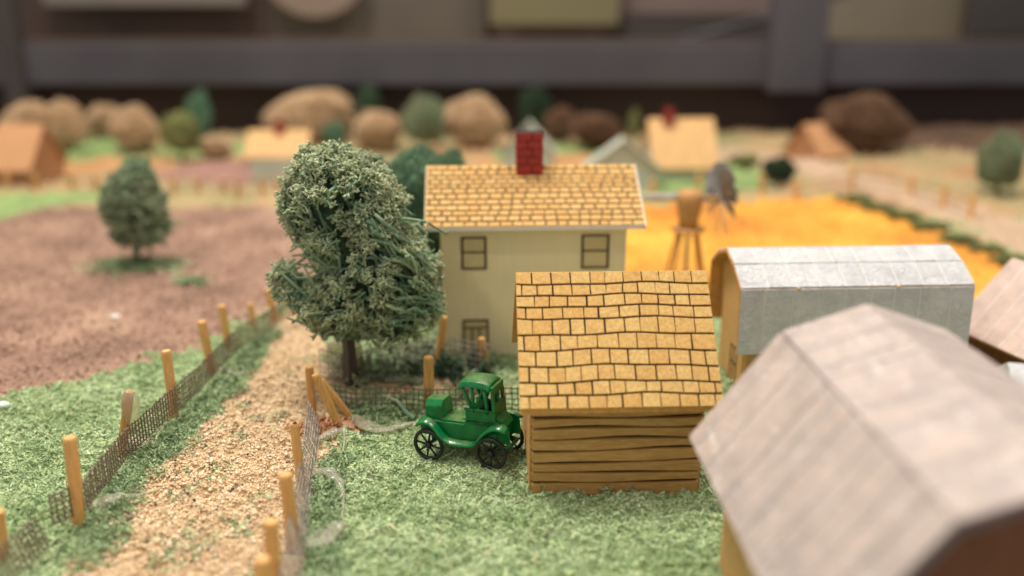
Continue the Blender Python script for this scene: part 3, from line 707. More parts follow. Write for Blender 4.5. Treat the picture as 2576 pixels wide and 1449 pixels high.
BG = [
 ('dried_bush', 'broad tan bush at the far left behind the orange cabin', 'bush', 80, 250, 388, 130, 'lichen_tan', 31),
 ('dried_bush', 'tan bush just right of the broad bush behind the orange cabin', 'bush', 172, 254, 384, 112, 'lichen_tan', 32),
 ('dried_bush', 'tan bush set back between the far-left bushes', 'bush', 268, 264, 352, 110, 'lichen_tan', 33),
 ('dried_bush', 'tan bush touching the left side of the olive tree', 'bush', 350, 268, 386, 125, 'lichen_tan', 34),
 ('olive_tree', 'olive green round tree right of the row of tan bushes', 'tree', 462, 272, 408, 112, 'lichen_olive', 35),
 ('dried_bush', 'small low tan bush right of the olive tree', 'bush', 545, 340, 402, 88, 'lichen_tan', 36),
 ('dried_bush', 'largest domed tan bush above the tan-roofed cabin', 'bush', 785, 222, 365, 225, 'lichen_tan', 31),
 ('small_tree', 'small green tree in front of the largest domed tan bush', 'tree', 845, 296, 392, 76, 'lichen_teal', 22),
 ('dried_bush', 'low tan bush between small green tree and pointed tree', 'bush', 948, 280, 382, 140, 'lichen_tan', 33),
 ('pointed_tree', 'grey-green pointed tree behind the teal tree and house', 'tree', 1070, 234, 388, 122, 'lichen_grey', 24),
 ('dried_bush', 'tan bush standing left of the brick chimney', 'bush', 1195, 242, 376, 165, 'lichen_tan', 34),
 ('slender_tree', 'dark green slender tree rising directly behind the chimney', 'tree', 1345, 205, 350, 88, 'lichen_dark', 25),
 ('dried_bush', 'brown bush right of the brick chimney', 'bush', 1410, 270, 366, 82, 'lichen_brown', 32),
 ('dried_bush', 'light brown bush right of the brown one, beyond the house roof', 'bush', 1500, 282, 378, 140, 'lichen_brown', 36),
 ('green_sprig', 'thin bright green sprig right of the light brown bush', 'plant', 1592, 262, 372, 36, 'lichen_olive', 22),
 ('dark_bush', 'dark green bush at the right end of the house roof', 'bush', 1580, 360, 466, 78, 'lichen_dark', 23),
 ('dark_bush', 'small dark bush on the meadow right of the windmill wheel', 'bush', 1955, 388, 472, 92, 'lichen_dark', 25),
 ('green_bush', 'low yellowish green bush left of the small dark bush', 'bush', 1870, 384, 428, 90, 'lichen_olive', 35),
 ('pointed_tree', 'green pointed tree at the far right edge of the fields', 'tree', 2505, 325, 492, 128, 'lichen_grey', 24),
 ('teal_tree', 'dim teal tree top behind the olive tree', 'tree', 510, 212, 372, 70, 'lichen_teal', 21),
 ('olive_tree', 'dim olive tree behind the tan bushes left of the pointed tree', 'tree', 930, 205, 352, 78, 'lichen_dark', 35),
 ('brown_bush', 'wide dark brown bush on the far right rise under the case frame', 'bush', 2165, 240, 392, 230, 'lichen_brown', 34),
]
SC = {}
for nm, lab, cat, px, yt, yb, w, kd, sd_ in BG:
    tree(nm, lab, cat, px, yt, yb, w, kd, None, sd_, depth=0.7, crown_low=0.06)
hedge_px = [(2150, 500), (2210, 520), (2270, 540), (2340, 568), (2410, 598), (2480, 622), (2540, 652)]
for i, (a, b) in enumerate(hedge_px):
    tree('hedge_bush', ['low green hedge bush at the far end of the yellow field edge', 'low green hedge bush second along the yellow field edge', 'low green hedge bush third along the yellow field edge', 'middle low green hedge bush along the yellow field edge', 'low green hedge bush just past the middle of the yellow field edge', 'last but one low hedge bush along the yellow field edge', 'low green hedge bush at the near right end of the yellow field edge'][i], 'bush', a, b - 13, b + 8, 104, 'lichen_olive', None, 24 + i % 3, 'low hedge bushes along the yellow field', trunk=False, crown_low=-0.3)

# ------------------------------------------------------------------ buildings
def frame_from(p0, p1):
    d = (p1 - p0); return math.atan2(d.y, d.x)
def q4(a, b, c, d): return [a, b, c, d]

# --- near shed with wooden shingles; local x along the front, y towards the back
sl = G(1338, 1243, 0.0); sr = G(1750, 1226, 0.0)
ang = math.radians(2.3)
shed = thing('shed', 'small wooden shed with burnt-line shingle roof and stained plank walls beside the green car', 'shed', (sl.x, sl.y, 0), ang)
SWD = (sr - sl).length; SDP = 4.2; EZ = 2.82; RZ = 0
wallc = MB().box((SWD / 2, SDP / 2, 1.1), (SWD - 0.12, SDP - 0.12, 2.6))
put('wall_core', wallc, M['burnt'], shed)
nb = 9; R = random.Random(12)
bound = [[0.0 - 0.1, 0.0 - 0.1]]
for i in range(1, nb): bound.append([i * EZ / nb + R.uniform(-.05, .05), i * EZ / nb + R.uniform(-.05, .05)])
bound.append([EZ + 0.1, EZ + 0.1])
for i in range(nb):
    a, b = bound[i]; c, d_ = bound[i + 1]; g = 0.045
    # front plank with gently waving lower edge
    mb = MB(); n = 9; lo = []; hi = []
    for k_ in range(n):
        u = k_ / (n - 1); xk = u * SWD
        lo.append((xk, a + (b - a) * u + 0.02 * math.sin(u * 5 + i) + g * (0.7 + 0.6 * math.sin(u * 7 + 2 * i)))); hi.append((xk, c + (d_ - c) * u + 0.02 * math.sin(u * 5 + i + 1) - g * 0.4))
    vs = []
    for (xa_, za), (xb_, zb) in zip(lo, hi):
        vs += [(xa_, 0.08, za), (xa_, -0.03, za + 0.012), (xb_, -0.035, zb - 0.015), (xb_, 0.08, zb)]
    fs = [(0, 1, 2, 3), ((n - 1) * 4 + 3, (n - 1) * 4 + 2, (n - 1) * 4 + 1, (n - 1) * 4)]
    for k_ in range(n - 1):
        for j in range(4): fs.append((k_ * 4 + j, k_ * 4 + (j + 1) % 4, k_ * 4 + 4 + (j + 1) % 4, k_ * 4 + 4 + j))
    mb.add(vs, fs); put('plank', mb, M['plank'], shed)
    for xx in (-0.03, SWD + 0.03):
        mb = MB().box((xx, SDP / 2 + 0.04, (a + c) / 2 + 0.01), (0.08, SDP - 0.1, (c - a) - g)); put('plank', mb, M['plank'], shed)
# gable boards
RIDGE_Y = SDP / 2; th = math.radians(47.8)
rz_ = EZ + math.tan(th) * (RIDGE_Y)
put('gable', MB().prism([(0, 0)] * 0 + [(0.0, EZ), (SDP, EZ), (SDP / 2, rz_ - 0.05)], 0, 0.08).xf(Matrix(((0, 1, 0, 0), (1, 0, 0, 0), (0, 0, 1, 0), (0, 0, 0, 1)))), M['balsa'], shed)
put('gable', MB().prism([(0.0, EZ), (SDP, EZ), (SDP / 2, rz_ - 0.05)], SWD - 0.08, SWD).xf(Matrix(((0, 1, 0, 0), (1, 0, 0, 0), (0, 0, 1, 0), (0, 0, 0, 1)))), M['balsa'], shed)
# roof: front face corners in local space from the picture
inv = Matrix.Translation((sl.x, sl.y, 0)) @ Matrix.Rotation(ang, 4, 'Z'); inv = inv.inverted()
OH = 0.42
eL, eR = -0.34, SWD + 0.40
ye = -OH; ze = EZ - OH * math.tan(th) + 0.26
zr = ze + (RIDGE_Y - ye) * math.tan(th)
roof = put('roof', MB().add([(eL, ye, ze), (eR, ye, ze), (eR, RIDGE_Y, zr), (eL, RIDGE_Y, zr), (eR, 2 * RIDGE_Y - ye, ze), (eL, 2 * RIDGE_Y - ye, ze),
   (eL, ye, ze - 0.13), (eR, ye, ze - 0.13), (eR, RIDGE_Y, zr - 0.2), (eL, RIDGE_Y, zr - 0.2), (eR, 2 * RIDGE_Y - ye, ze - 0.16), (eL, 2 * RIDGE_Y - ye, ze - 0.16)],
   [(0, 1, 2, 3), (3, 2, 4, 5), (6, 9, 8, 7), (9, 11, 10, 8), (0, 6, 7, 1), (5, 4, 10, 11), (1, 7, 8, 2), (2, 8, 10, 4), (0, 3, 9, 6), (3, 5, 11, 9)]), M['rake'], shed)
def slope_shingles(parent, o, ux, vx, L, Sl, rows_, ncol, nrm, mat, under, gap, thick, wave, seed, inset=0.012, rowf=None, curve=0.0):
    R = random.Random(seed)
    # burnt underlay sheet just above the board
    put('underlay', MB().slab([o + vx * Sl * 0.995 + ux * L * 0.002, o + vx * Sl * 0.995 + ux * L * 0.998, o + ux * L * 0.998, o + ux * L * 0.002], nrm, 0.004, 0.012), under, parent)
    ph = [R.uniform(0, 6) for _ in range(rows_ + 1)]; rowpos = [0.0]
    for r in range(rows_): rowpos.append(rowpos[-1] + R.uniform(0.8, 1.2))
    rowpos = [v / rowpos[-1] * Sl for v in rowpos]
    def vat(r, u):
        if r == 0: return 0.0
        if r == rows_: return Sl
        return rowpos[r] + wave * (math.sin(u * 2.2 + ph[r] * 0.25) + 0.5 * math.sin(u * 5.1 + ph[r]) + curve * u / L)
    cnt = 0
    for r in range(rows_):
        xs = [0.0]; step = L / ncol; xx = step * (R.uniform(0.3, 0.6) if r % 2 else R.uniform(0.75, 1.0))
        while xx < L - step * 0.3: xs.append(xx); xx += step * R.uniform(0.82, 1.18)
        xs.append(L)
        for i in range(len(xs) - 1):
            a, b = xs[i], xs[i + 1]; g = gap * 0.66 * R.uniform(0.4, 1.3)
            a2 = a + (g / 2 if i else 0); b2 = b - (g / 2 if i < len(xs) - 2 else 0)
            sh = R.uniform(-.02, .02) * step
            t0, t1 = vat(r, a2 / L * 3) + gap * (0.2 if r else 0), vat(r, b2 / L * 3) + gap * (0.2 if r else 0)
            l0, l1 = vat(r + 1, a2 / L * 3) - gap * (0.6 if r < rows_ - 1 else 0), vat(r + 1, b2 / L * 3) - gap * (0.6 if r < rows_ - 1 else 0)
            q = [o + ux * (a2 + sh * (i > 0)) + vx * l0, o + ux * (b2 + sh * (i < len(xs) - 2)) + vx * l1, o + ux * b2 + vx * t1, o + ux * a2 + vx * t0]
            m = MB().slab(q, nrm, 0.010, thick * R.uniform(0.9, 1.1), inset)
            put('shingle', m, mat, parent, fix=False); cnt += 1
    return cnt
UX = Vector((1, 0, 0)); VD = Vector((0, -math.cos(th), -math.sin(th))); NF = Vector((0, -math.sin(th), math.cos(th)))
SLh = (RIDGE_Y - ye) / math.cos(th)
n1 = slope_shingles(roof, Vector((eL, RIDGE_Y, zr)), UX, VD, eR - eL, SLh, 10, 11, NF, M['shingle'], M['burnt'], 0.062, 0.06, 0.034, 4, curve=1.7)
VDb = Vector((0, math.cos(th), -math.sin(th))); NB = Vector((0, math.sin(th), math.cos(th)))
# back slope: plain board, hidden from the picture; a few wide shingle rows keep it true
mbb = MB()
for r in range(8):
    for c_ in range(8):
        o_ = Vector((eL, RIDGE_Y, zr)); w_ = (eR - eL) / 8; s_ = SLh / 8
        mbb.slab([o_ + UX * (w_ * (c_ + 1) - .02) + VDb * (s_ * (r + 1) - .02), o_ + UX * (w_ * c_ + .02) + VDb * (s_ * (r + 1) - .02), o_ + UX * (w_ * c_ + .02) + VDb * (s_ * r + .02), o_ + UX * (w_ * (c_ + 1) - .02) + VDb * (s_ * r + .02)], NB, 0.004, 0.04)
put('back_shingles', mbb, M['shingle'], roof, kind='stuff')

# --- cream two-storey house
HY = 29.6
h0 = P(1115, 900, HY); h0.z = 0
EZH = 5.0
angh = math.radians(2.6)
house = thing('house', 'tall cream farmhouse with small-shingled roof, red brick chimney and drawn-on windows', 'house', (h0.x, h0.y, 0), angh)
HW = 6.55; HD = 4.0
put('wall', MB().box((HW / 2, HD / 2, EZH / 2), (HW, HD, EZH + 0.1)), M['cream'], house, bevel=0.02)
thh = math.radians(34)
put('gable', MB().add([(0, 0, EZH), (0, HD, EZH), (0, HD / 2, EZH + HD / 2 * math.tan(thh)), (0.1, 0, EZH), (0.1, HD, EZH), (0.1, HD / 2, EZH + HD / 2 * math.tan(thh))], [(0, 1, 2), (5, 4, 3), (0, 3, 4, 1), (1, 4, 5, 2), (2, 5, 3, 0)]), M['cream'], house)
put('gable', MB().add([(HW - .1, 0, EZH), (HW - .1, HD, EZH), (HW - .1, HD / 2, EZH + HD / 2 * math.tan(thh)), (HW, 0, EZH), (HW, HD, EZH), (HW, HD / 2, EZH + HD / 2 * math.tan(thh))], [(0, 1, 2), (5, 4, 3), (0, 3, 4, 1), (1, 4, 5, 2), (2, 5, 3, 0)]), M['cream'], house)
ohf = 0.5; eLh, eRh = -0.52, HW + 0.58
yeh = -ohf; zeh = EZH - ohf * math.tan(thh) + 0.32; ryh = HD / 2; zrh = zeh + (ryh - yeh) * math.tan(thh)
rh = put('roof', MB().add([(eLh, yeh, zeh), (eRh, yeh, zeh), (eRh, ryh, zrh), (eLh, ryh, zrh), (eRh, 2 * ryh - yeh, zeh), (eLh, 2 * ryh - yeh, zeh),
   (eLh, yeh, zeh - 0.13), (eRh, yeh, zeh - 0.13), (eRh, ryh, zrh - 0.15), (eLh, ryh, zrh - 0.15), (eRh, 2 * ryh - yeh, zeh - 0.13), (eLh, 2 * ryh - yeh, zeh - 0.13)],
   [(0, 1, 2, 3), (3, 2, 4, 5), (6, 9, 8, 7), (9, 11, 10, 8), (0, 6, 7, 1), (5, 4, 10, 11), (1, 7, 8, 2), (2, 8, 10, 4), (0, 3, 9, 6), (3, 5, 11, 9)]), M['white_edge'], house)
VH = Vector((0, -math.cos(thh), -math.sin(thh))); NH = Vector((0, -math.sin(thh), math.cos(thh)))
n2 = slope_shingles(rh, Vector((eLh + .02, ryh, zrh)), UX, VH, eRh - eLh - .07, (ryh - yeh) / math.cos(thh) - .02, 12, 19, NH, M['shingle2'], M['burnt2'], 0.085, 0.04, 0.01, 9, 0.008)
mbb = MB(); VHb = Vector((0, math.cos(thh), -math.sin(thh))); NHb = Vector((0, math.sin(thh), math.cos(thh)))
for r in range(10):
    for c_ in range(12):
        o_ = Vector((eLh, ryh, zrh)); w_ = (eRh - eLh) / 12; s_ = (ryh - yeh) / math.cos(thh) / 10
        mbb.slab([o_ + UX * (w_ * (c_ + 1) - .02) + VHb * (s_ * (r + 1) - .02), o_ + UX * (w_ * c_ + .02) + VHb * (s_ * (r + 1) - .02), o_ + UX * (w_ * c_ + .02) + VHb * (s_ * r + .02), o_ + UX * (w_ * (c_ + 1) - .02) + VHb * (s_ * r + .02)], NHb, 0.004, 0.03)
put('back_shingles', mbb, M['shingle2'], rh, kind='stuff')
# chimney
cx0 = P(1338, 430, h0.y + 1.4).x - h0.x
ch = thing('x', 'x', 'x'); bpy.data.objects.remove(ch)
czb = zrh - 0.75; czt = P(1338, 334, h0.y + 1.7).z; cw = 0.96; cd = 0.8; cy = ryh - 0.1
chm = put('chimney', MB().box((cx0, cy, (czb + czt) / 2), (cw - 0.05, cd - 0.05, czt - czb - 0.02)), M['mortar'], house)
nrow = 7; rhh = (czt - czb) / nrow; R = random.Random(2)
for r in range(nrow):
    z0, z1 = czb + r * rhh + .014, czb + (r + 1) * rhh - .014
    split = 0.42 if r % 2 else 0.58
    for (a, b) in ((0, split), (split, 1)):
        xa_, xb_ = cx0 - cw / 2 + a * cw + (.02 if a else 0), cx0 - cw / 2 + b * cw - (.02 if b < 1 else 0)
        put('brick', MB().box(((xa_ + xb_) / 2, cy - cd / 4 - .005, (z0 + z1) / 2), (xb_ - xa_, cd / 2 - .03, z1 - z0)), M['brick'], chm, bevel=0.012)
        put('brick', MB().box(((xa_ + xb_) / 2, cy + cd / 4 + .005, (z0 + z1) / 2), (xb_ - xa_, cd / 2 - .03, z1 - z0)), M['brick'], chm, bevel=0.012)
# windows and door (pen-drawn bars)
hinv = (Matrix.Translation((h0.x, h0.y, 0)) @ Matrix.Rotation(angh, 4, 'Z')).inverted()
def wall_pt(px, py):
    # intersect sight line with front wall plane
    n = Vector((-math.sin(angh), math.cos(angh), 0)); d = ray(px, py); t_ = (Vector((h0.x, h0.y, 0)) - Vector((0, 0, H))).dot(n) / d.dot(n)
    return hinv @ (Vector((0, 0, H)) + d * t_)
M['pane'] = simple('cream_pane', srgb(206, 190, 146), 0.6, 2, 0.06, 0.05)
def bars(parent, rects, name, mat, y=-0.02, d=0.04):
    for (x0, z0, x1, z1) in rects:
        put(name, MB().box(((x0 + x1) / 2, y, (z0 + z1) / 2), (x1 - x0, d, z1 - z0)), mat, parent)
for (a, b, c, d_) in ((1162, 598, 1222, 675), (1466, 592, 1528, 672)):
    p = wall_pt(a, b); q = wall_pt(c, d_); w_ = 0.075
    fr = MB(); x0, x1, z1, z0 = p.x, q.x, p.z, q.z
    fr.box(((x0 + x1) / 2, -0.02, z1), (x1 - x0 + w_, 0.04, w_ * .8)).box(((x0 + x1) / 2, -0.02, z0), (x1 - x0 + w_, 0.04, w_ * .8))
    fr.box((x0, -0.02, (z0 + z1) / 2), (w_, 0.04, z1 - z0 - w_ * .8)).box((x1, -0.02, (z0 + z1) / 2), (w_, 0.04, z1 - z0 - w_ * .8))
    wn = put('window', fr, M['ink'], house)
    zm = (z0 + z1) / 2 + 0.03
    put('muntin', MB().box(((x0 + x1) / 2, -0.015, zm), (x1 - x0 - w_, 0.03, 0.05)), M['ink'], wn)
    put('pane', MB().box(((x0 + x1) / 2, -0.006, (zm + z1) / 2), (x1 - x0 - w_ - .01, 0.012, z1 - zm - .08)), M['pane'], wn)
    put('pane', MB().box(((x0 + x1) / 2, -0.006, (zm + z0) / 2), (x1 - x0 - w_ - .01, 0.012, zm - z0 - .08)), M['pane'], wn)
p = wall_pt(1166, 806); q = wall_pt(1228, 900); w_ = 0.06; x0, x1, z1, z0 = p.x, q.x, p.z, 0.12
fr = MB(); fr.box(((x0 + x1) / 2, -0.02, z1), (x1 - x0 + w_, 0.04, w_)); fr.box((x0, -0.02, (z0 + z1) / 2), (w_, 0.04, z1 - z0 - w_)).box((x1, -0.02, (z0 + z1) / 2), (w_, 0.04, z1 - z0 - w_))
dr = put('door', fr, M['ink'], house)
put('door_leaf', MB().box(((x0 + x1) / 2, -0.005, (z0 + z1) / 2), (x1 - x0 - w_, 0.01, z1 - z0 - w_)), M['pane'], dr)
put('transom', MB().box(((x0 + x1) / 2, -0.018, z1 - 0.28), (x1 - x0 - w_, 0.03, 0.05)), M['ink'], dr)
for k_ in (0.35, 0.65): put('door_bar', MB().box((x0 + (x1 - x0) * k_, -0.018, (z0 + z1 - .3) / 2), (0.045, 0.03, z1 - z0 - 0.34)), M['ink'], dr)

# --- gambrel barns
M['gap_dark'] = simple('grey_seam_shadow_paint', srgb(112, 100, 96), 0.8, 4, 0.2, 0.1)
def gambrel(label, loc, rz, prof, length, npan, mat, seammat, wallmat, name='barn', wall_in=0.45, under=M['rake'], seed=1, thick=0.1, seam=0.02, jit=0.0, endwall=None, gap=0.02):
    """local x runs along the ridge, profile given as (y, z) from the front eave over the ridge to the back eave"""
    t_ = thing(name, label, 'barn', loc, rz)
    R = random.Random(seed)
    # board under the panels
    n = len(prof); cpt = Vector((0, sum(p[0] for p in prof) / n, 0.5))
    inner = []
    for i, p in enumerate(prof):
        a = prof[max(i - 1, 0)]; b = prof[min(i + 1, n - 1)]; t2_ = Vector((b[0] - a[0], b[1] - a[1])).normalized(); nn = Vector((t2_.y, -t2_.x))
        inner.append((p[0] + nn.x * thick, p[1] + nn.y * thick))
    vs = []
    for xx in (0, length):
        vs += [(xx, y_, z_) for y_, z_ in prof] + [(xx, y_, z_) for y_, z_ in inner]
    fs = []; N2 = 2 * n
    for i in range(n - 1):
        fs += [(i, i + 1, N2 + i + 1, N2 + i), (n + i, N2 + n + i, N2 + n + i + 1, n + i + 1), (i, n + i, n + i + 1, i + 1), (N2 + i, N2 + i + 1, N2 + n + i + 1, N2 + n + i)]
    fs += [(0, N2, N2 + n, n), (n - 1, 2 * n - 1, N2 + 2 * n - 1, N2 + n - 1)]
    rf = put('roof', MB().add(vs, fs), under, t_)
    for i in range(n - 1):
        a = Vector((0, *prof[i])); b = Vector((0, *prof[i + 1])); vx = (b - a).normalized(); nr = Vector((0, -vx.z, vx.y))
        xs = [0.02]
        for k_ in range(1, npan): xs.append(length * k_ / npan + R.uniform(-jit, jit))
        xs.append(length - 0.02)
        for k_ in range(npan):
            x0, x1 = xs[k_] + (gap if k_ else 0), xs[k_ + 1] - (gap if k_ < npan - 1 else 0)
            A = a + vx * 0.012; B = b - vx * 0.012
            q = [Vector((x0, A.y, A.z)), Vector((x1, A.y, A.z)), Vector((x1, B.y, B.z)), Vector((x0, B.y, B.z))]
            put('panel', MB().slab(q, nr, 0.003, 0.035 + R.uniform(0, .022), 0.012), mat, rf)
        sm = MB()
        for k_ in range(1, npan):
            A = a + vx * 0.02 + nr * 0.03; B = b - vx * 0.02 + nr * 0.03
            sm.tube([Vector((xs[k_], A.y, A.z)), Vector((xs[k_], B.y, B.z))], seam, 5)
        put('seam', sm, seammat, rf, kind='stuff', fix=False)
    # walls
    y0, y1 = prof[0][0] + wall_in, prof[-1][0] - wall_in
    sl_ = (prof[1][1] - prof[0][1]) / (prof[1][0] - prof[0][0]); ztop = min(prof[0][1] + 0.35 * (prof[1][1] - prof[0][1]), prof[0][1] + (wall_in * sl_ if sl_ < 6 else 9) - thick * 1.9)
    put('wall', MB().box((length / 2, y0 + .05, ztop / 2), (length - 0.9, 0.1, ztop)), wallmat, t_)
    put('wall', MB().box((length / 2, y1 - .05, ztop / 2), (length - 0.9, 0.1, ztop)), wallmat, t_)
    ep = [(y0 + .1, 0), (y1 - .1, 0)] + [(min(max(p[0], y0 + .1), y1 - .1), p[1] - thick * 1.15) for p in inner[::-1][0:0]]
    mid = [(p[0], p[1] - 0.02) for p in inner[1:-1]]
    ep = [(y0 + .1, 0), (y1 - .1, 0), (y1 - .1, ztop)] + [(m_[0], m_[1]) for m_ in mid[::-1]] + [(y0 + .1, ztop)]
    Mx = Matrix(((0, 1, 0, 0), (1, 0, 0, 0), (0, 0, 1, 0), (0, 0, 0, 1)))
    put('end_wall', MB().prism(ep, 0.4, 0.5).xf(Mx), endwall or wallmat, t_)
    put('end_wall', MB().prism(ep, length - 0.5, length - 0.4).xf(Mx), endwall or wallmat, t_)
    return t_, rf

# silver barn behind the shed
e0 = G(1852, 893, 1.55)
pr = [(0, 1.55), (0.12, 3.72), (1.72, 4.52), (1.95, 4.52), (3.5, 3.72), (3.62, 1.55)]
pr = [(0, 1.55), (0.12, 3.72), (1.0, 4.26), (1.9, 4.55), (2.8, 4.26), (3.58, 3.72), (3.7, 1.55)]
e1 = G(2432, 882, 1.55)
angs = frame_from(e0, e1)
sb, sbr = gambrel('silver-roofed barn with flat panels and tan end wall, right behind the shed', (e0.x, e0.y, 0), angs, pr, (e1 - e0).length, 9, M['silver'], M['seam'], M['balsa'], seed=3, seam=0.022, jit=0.1)
# drawn door on its end wall
dd = MB()
for a, b in (((.395, 1.15, 0), (.395, 1.15, 1.25)), ((.395, 1.8, 0), (.395, 1.8, 1.25)), ((.395, 1.15, 1.25), (.395, 1.8, 1.25)), ((.395, 1.475, 0), (.395, 1.475, 1.25)), ((.395, 1.15, .7), (.395, 1.8, .7))):
    dd.tube([a, b], 0.025, 4)
put('door', dd, M['ink'], sb, fix=False)
for fx_, fz_ in ((1.85, 3.72), (5.05, 3.73)):
    put('paint_flake', MB().lathe([(0.03, -.03), (0.07, 0), (0.05, .03), (0.02, .04)], 7, (fx_, 0.1, fz_)), M['balsa'], sbr)
# front barn, ridge running towards the lens
EF = P(1735, 1101, 17.4); BF = P(1967, 840, 17.4); RF = P(2185, 772, 17.4)
wE = RF.x - EF.x; wB = RF.x - BF.x
prf = [(0, EF.z), (BF.x - EF.x, BF.z), (wE, RF.z), (wE + wB, BF.z), (2 * wE, EF.z)]
LB = 7.3; a_b = math.radians(-90 + 1.7)
fbarn, fbr = gambrel('large blurred pinkish-silver barn roof filling the lower right corner', (EF.x, EF.y, 0), a_b, prf, LB, 11, M['pinksilver'], M['pinkseam'], M['balsa'], seed=8, wall_in=0.75, thick=0.16, seam=0.03, jit=0.14, under=M['gap_dark'], gap=0.04, endwall=M['darkwood'])
# right hand barn
AX = Vector((0.267, -0.964, 0)); F0 = Vector((15.75, 29.6, 0))
prr = [(0, 1.2), (1.1, 2.45), (2.25, 3.5), (3.4, 2.45), (4.5, 1.2)]
rb, _ = gambrel('pinkish barn roof with bright seams at the right edge behind the silver barn', F0, math.atan2(AX.y, AX.x), [(0, 1.2), (2.25, 3.6), (4.5, 1.2)], 9.0, 12, M['pinksilver2'], M['seam'], M['darkwood'], seed=5, wall_in=0.4, seam=0.024)
# pale roof glimpsed past the barn ridge
w0 = G(2550, 1050, 3.3)
ws = thing('white_shed', 'small white-roofed shed glimpsed past the large barn at the right edge', 'shed', (w0.x + 0.3, w0.y + 0.2, 0), math.radians(-12))
put('wall', MB().box((1.6, 1.1, 1.7), (2.6, 1.8, 3.4)), M['balsa'], ws)
put('roof', MB().add([(-.1, -.1, 3.4), (3.3, -.1, 3.4), (3.3, 1.1, 4.1), (-.1, 1.1, 4.1), (3.3, 2.3, 3.4), (-.1, 2.3, 3.4), (-.1, -.1, 3.3), (3.3, -.1, 3.3), (3.3, 2.3, 3.3), (-.1, 2.3, 3.3)],
    [(0, 1, 2, 3), (3, 2, 4, 5), (6, 9, 8, 7), (0, 6, 7, 1), (1, 7, 8, 4, 2), (5, 4, 8, 9), (0, 3, 5, 9, 6)]), M['silver'], ws)

# --- far little buildings
def cabin(name, label, px, ybase, wpx, depth, wall_h, roof_h, rz, wallm, roofm, chimney=None, over=0.3):
    b = G(px, ybase); w = wpx * (b.y * CP + (H) * SP) / F
    t_ = thing(name, label, name.split('_')[-1] if name.split('_')[-1] in ('cabin', 'house') else 'cabin', (b.x, b.y, 0), rz)
    put('wall', MB().prism([(-w / 2, -.3), (w / 2, -.3), (w / 2, wall_h), (-w / 2, wall_h)], 0, depth), wallm, t_)
    for s_ in (0, 1):
        xx = -w / 2 + s_ * (w - 0.1)
        put('gable', MB().add([(xx, 0, wall_h), (xx, depth, wall_h), (xx, depth / 2, wall_h + roof_h * .93), (xx + .1, 0, wall_h), (xx + .1, depth, wall_h), (xx + .1, depth / 2, wall_h + roof_h * .93)], [(0, 1, 2), (5, 4, 3), (0, 3, 4, 1), (1, 4, 5, 2), (2, 5, 3, 0)]), wallm, t_)
    o = over; k_ = roof_h / (depth / 2); zl = wall_h - o * k_ + 0.12
    r_ = put('roof', MB().add([(-w / 2 - o, -o, zl), (w / 2 + o, -o, zl), (w / 2 + o, depth / 2, wall_h + roof_h + .12), (-w / 2 - o, depth / 2, wall_h + roof_h + .12), (w / 2 + o, depth + o, zl), (-w / 2 - o, depth + o, zl),
        (-w / 2 - o, -o, zl - .1), (w / 2 + o, -o, zl - .1), (w / 2 + o, depth / 2, wall_h + roof_h), (-w / 2 - o, depth / 2, wall_h + roof_h), (w / 2 + o, depth + o, zl - .1), (-w / 2 - o, depth + o, zl - .1)],
        [(0, 1, 2, 3), (3, 2, 4, 5), (6, 9, 8, 7), (9, 11, 10, 8), (0, 6, 7, 1), (5, 4, 10, 11), (1, 7, 8, 2), (2, 8, 10, 4), (0, 3, 9, 6), (3, 5, 11, 9)]), roofm, t_)
    if chimney: put('chimney', MB().box((chimney, depth / 2 - .3, wall_h + roof_h + .25), (0.7, 0.7, 1.2)), M['red'], t_)
    return t_
cabin('orange_cabin', 'orange-roofed cabin at the far left edge', 30, 472, 108, 4.0, 1.55, 2.6, math.radians(-8), M['orange_wall'], M['orange_roof'])
cabin('tan_cabin', 'tan-roofed cabin with a red chimney under the largest tan bush', 695, 412, 140, 4.5, 0.7, 1.7, math.radians(2), M['dull_white'], M['tan_roof'], 0.1)
cabin('white_house', 'white gabled house with broad tan roof and red chimney right of the farmhouse', 1722, 452, 150, 4.5, 1.2, 3.0, math.radians(3), M['dull_white'], M['tan_roof'], -1.0)
cabin('white_cabin', 'white gable just right of the farmhouse roof end', 1650, 474, 50, 5, 1.6, 1.9, math.radians(90), M['dull_white'], M['dull_white'])
cabin('white_cabin', 'white gable showing just right of the brick chimney', 1392, 425, 44, 4, 1.5, 2.2, math.radians(84), M['dull_white'], M['dull_white'])
cabin('tan_cabin', 'small tan-roofed cabin on the right by the pale track', 2100, 405, 100, 4, 0.7, 2.2, math.radians(28), M['orange_wall'], M['orange_roof'])
# picket fence left of the tree crown
pf = G(640, 468); pf2 = G(760, 462)
pk = thing('picket_fence', 'white picket fence in front of the tan cabin', 'fence', pf)
dv = pf2 - pf
for i in range(15):
    u = i / 14; put('picket', MB().box((dv.x * u, dv.y * u, 0.95), (0.22, 0.08, 1.9)), M['dull_white'], pk)
put('rail', MB().tube([(0, 0.1, 1.3), (dv.x, dv.y + .1, 1.3)], .07, 4), M['dull_white'], pk)
# tiny coloured things far off
for px, yb, col, lab in ((1227, 360, 'red', 'tiny red and white farm machine left of the chimney on the far meadow'),):
    b = G(px, yb); t_ = thing('farm_machine', lab, 'machine', b)
    put('body', MB().box((0, 0, .5), (1.1, .8, .8)), M[col], t_, bevel=.1); put('cab', MB().box((.6, 0, .9), (.8, .7, .9)), M['dull_white'], t_, bevel=.1)
    for s_ in (-.5, .5): put('wheel', MB().lathe([(.3, -.08), (.3, .08)], 12, (s_, -.45, .3), Matrix.Rotation(math.pi / 2, 4, 'X')), M['black'], t_)
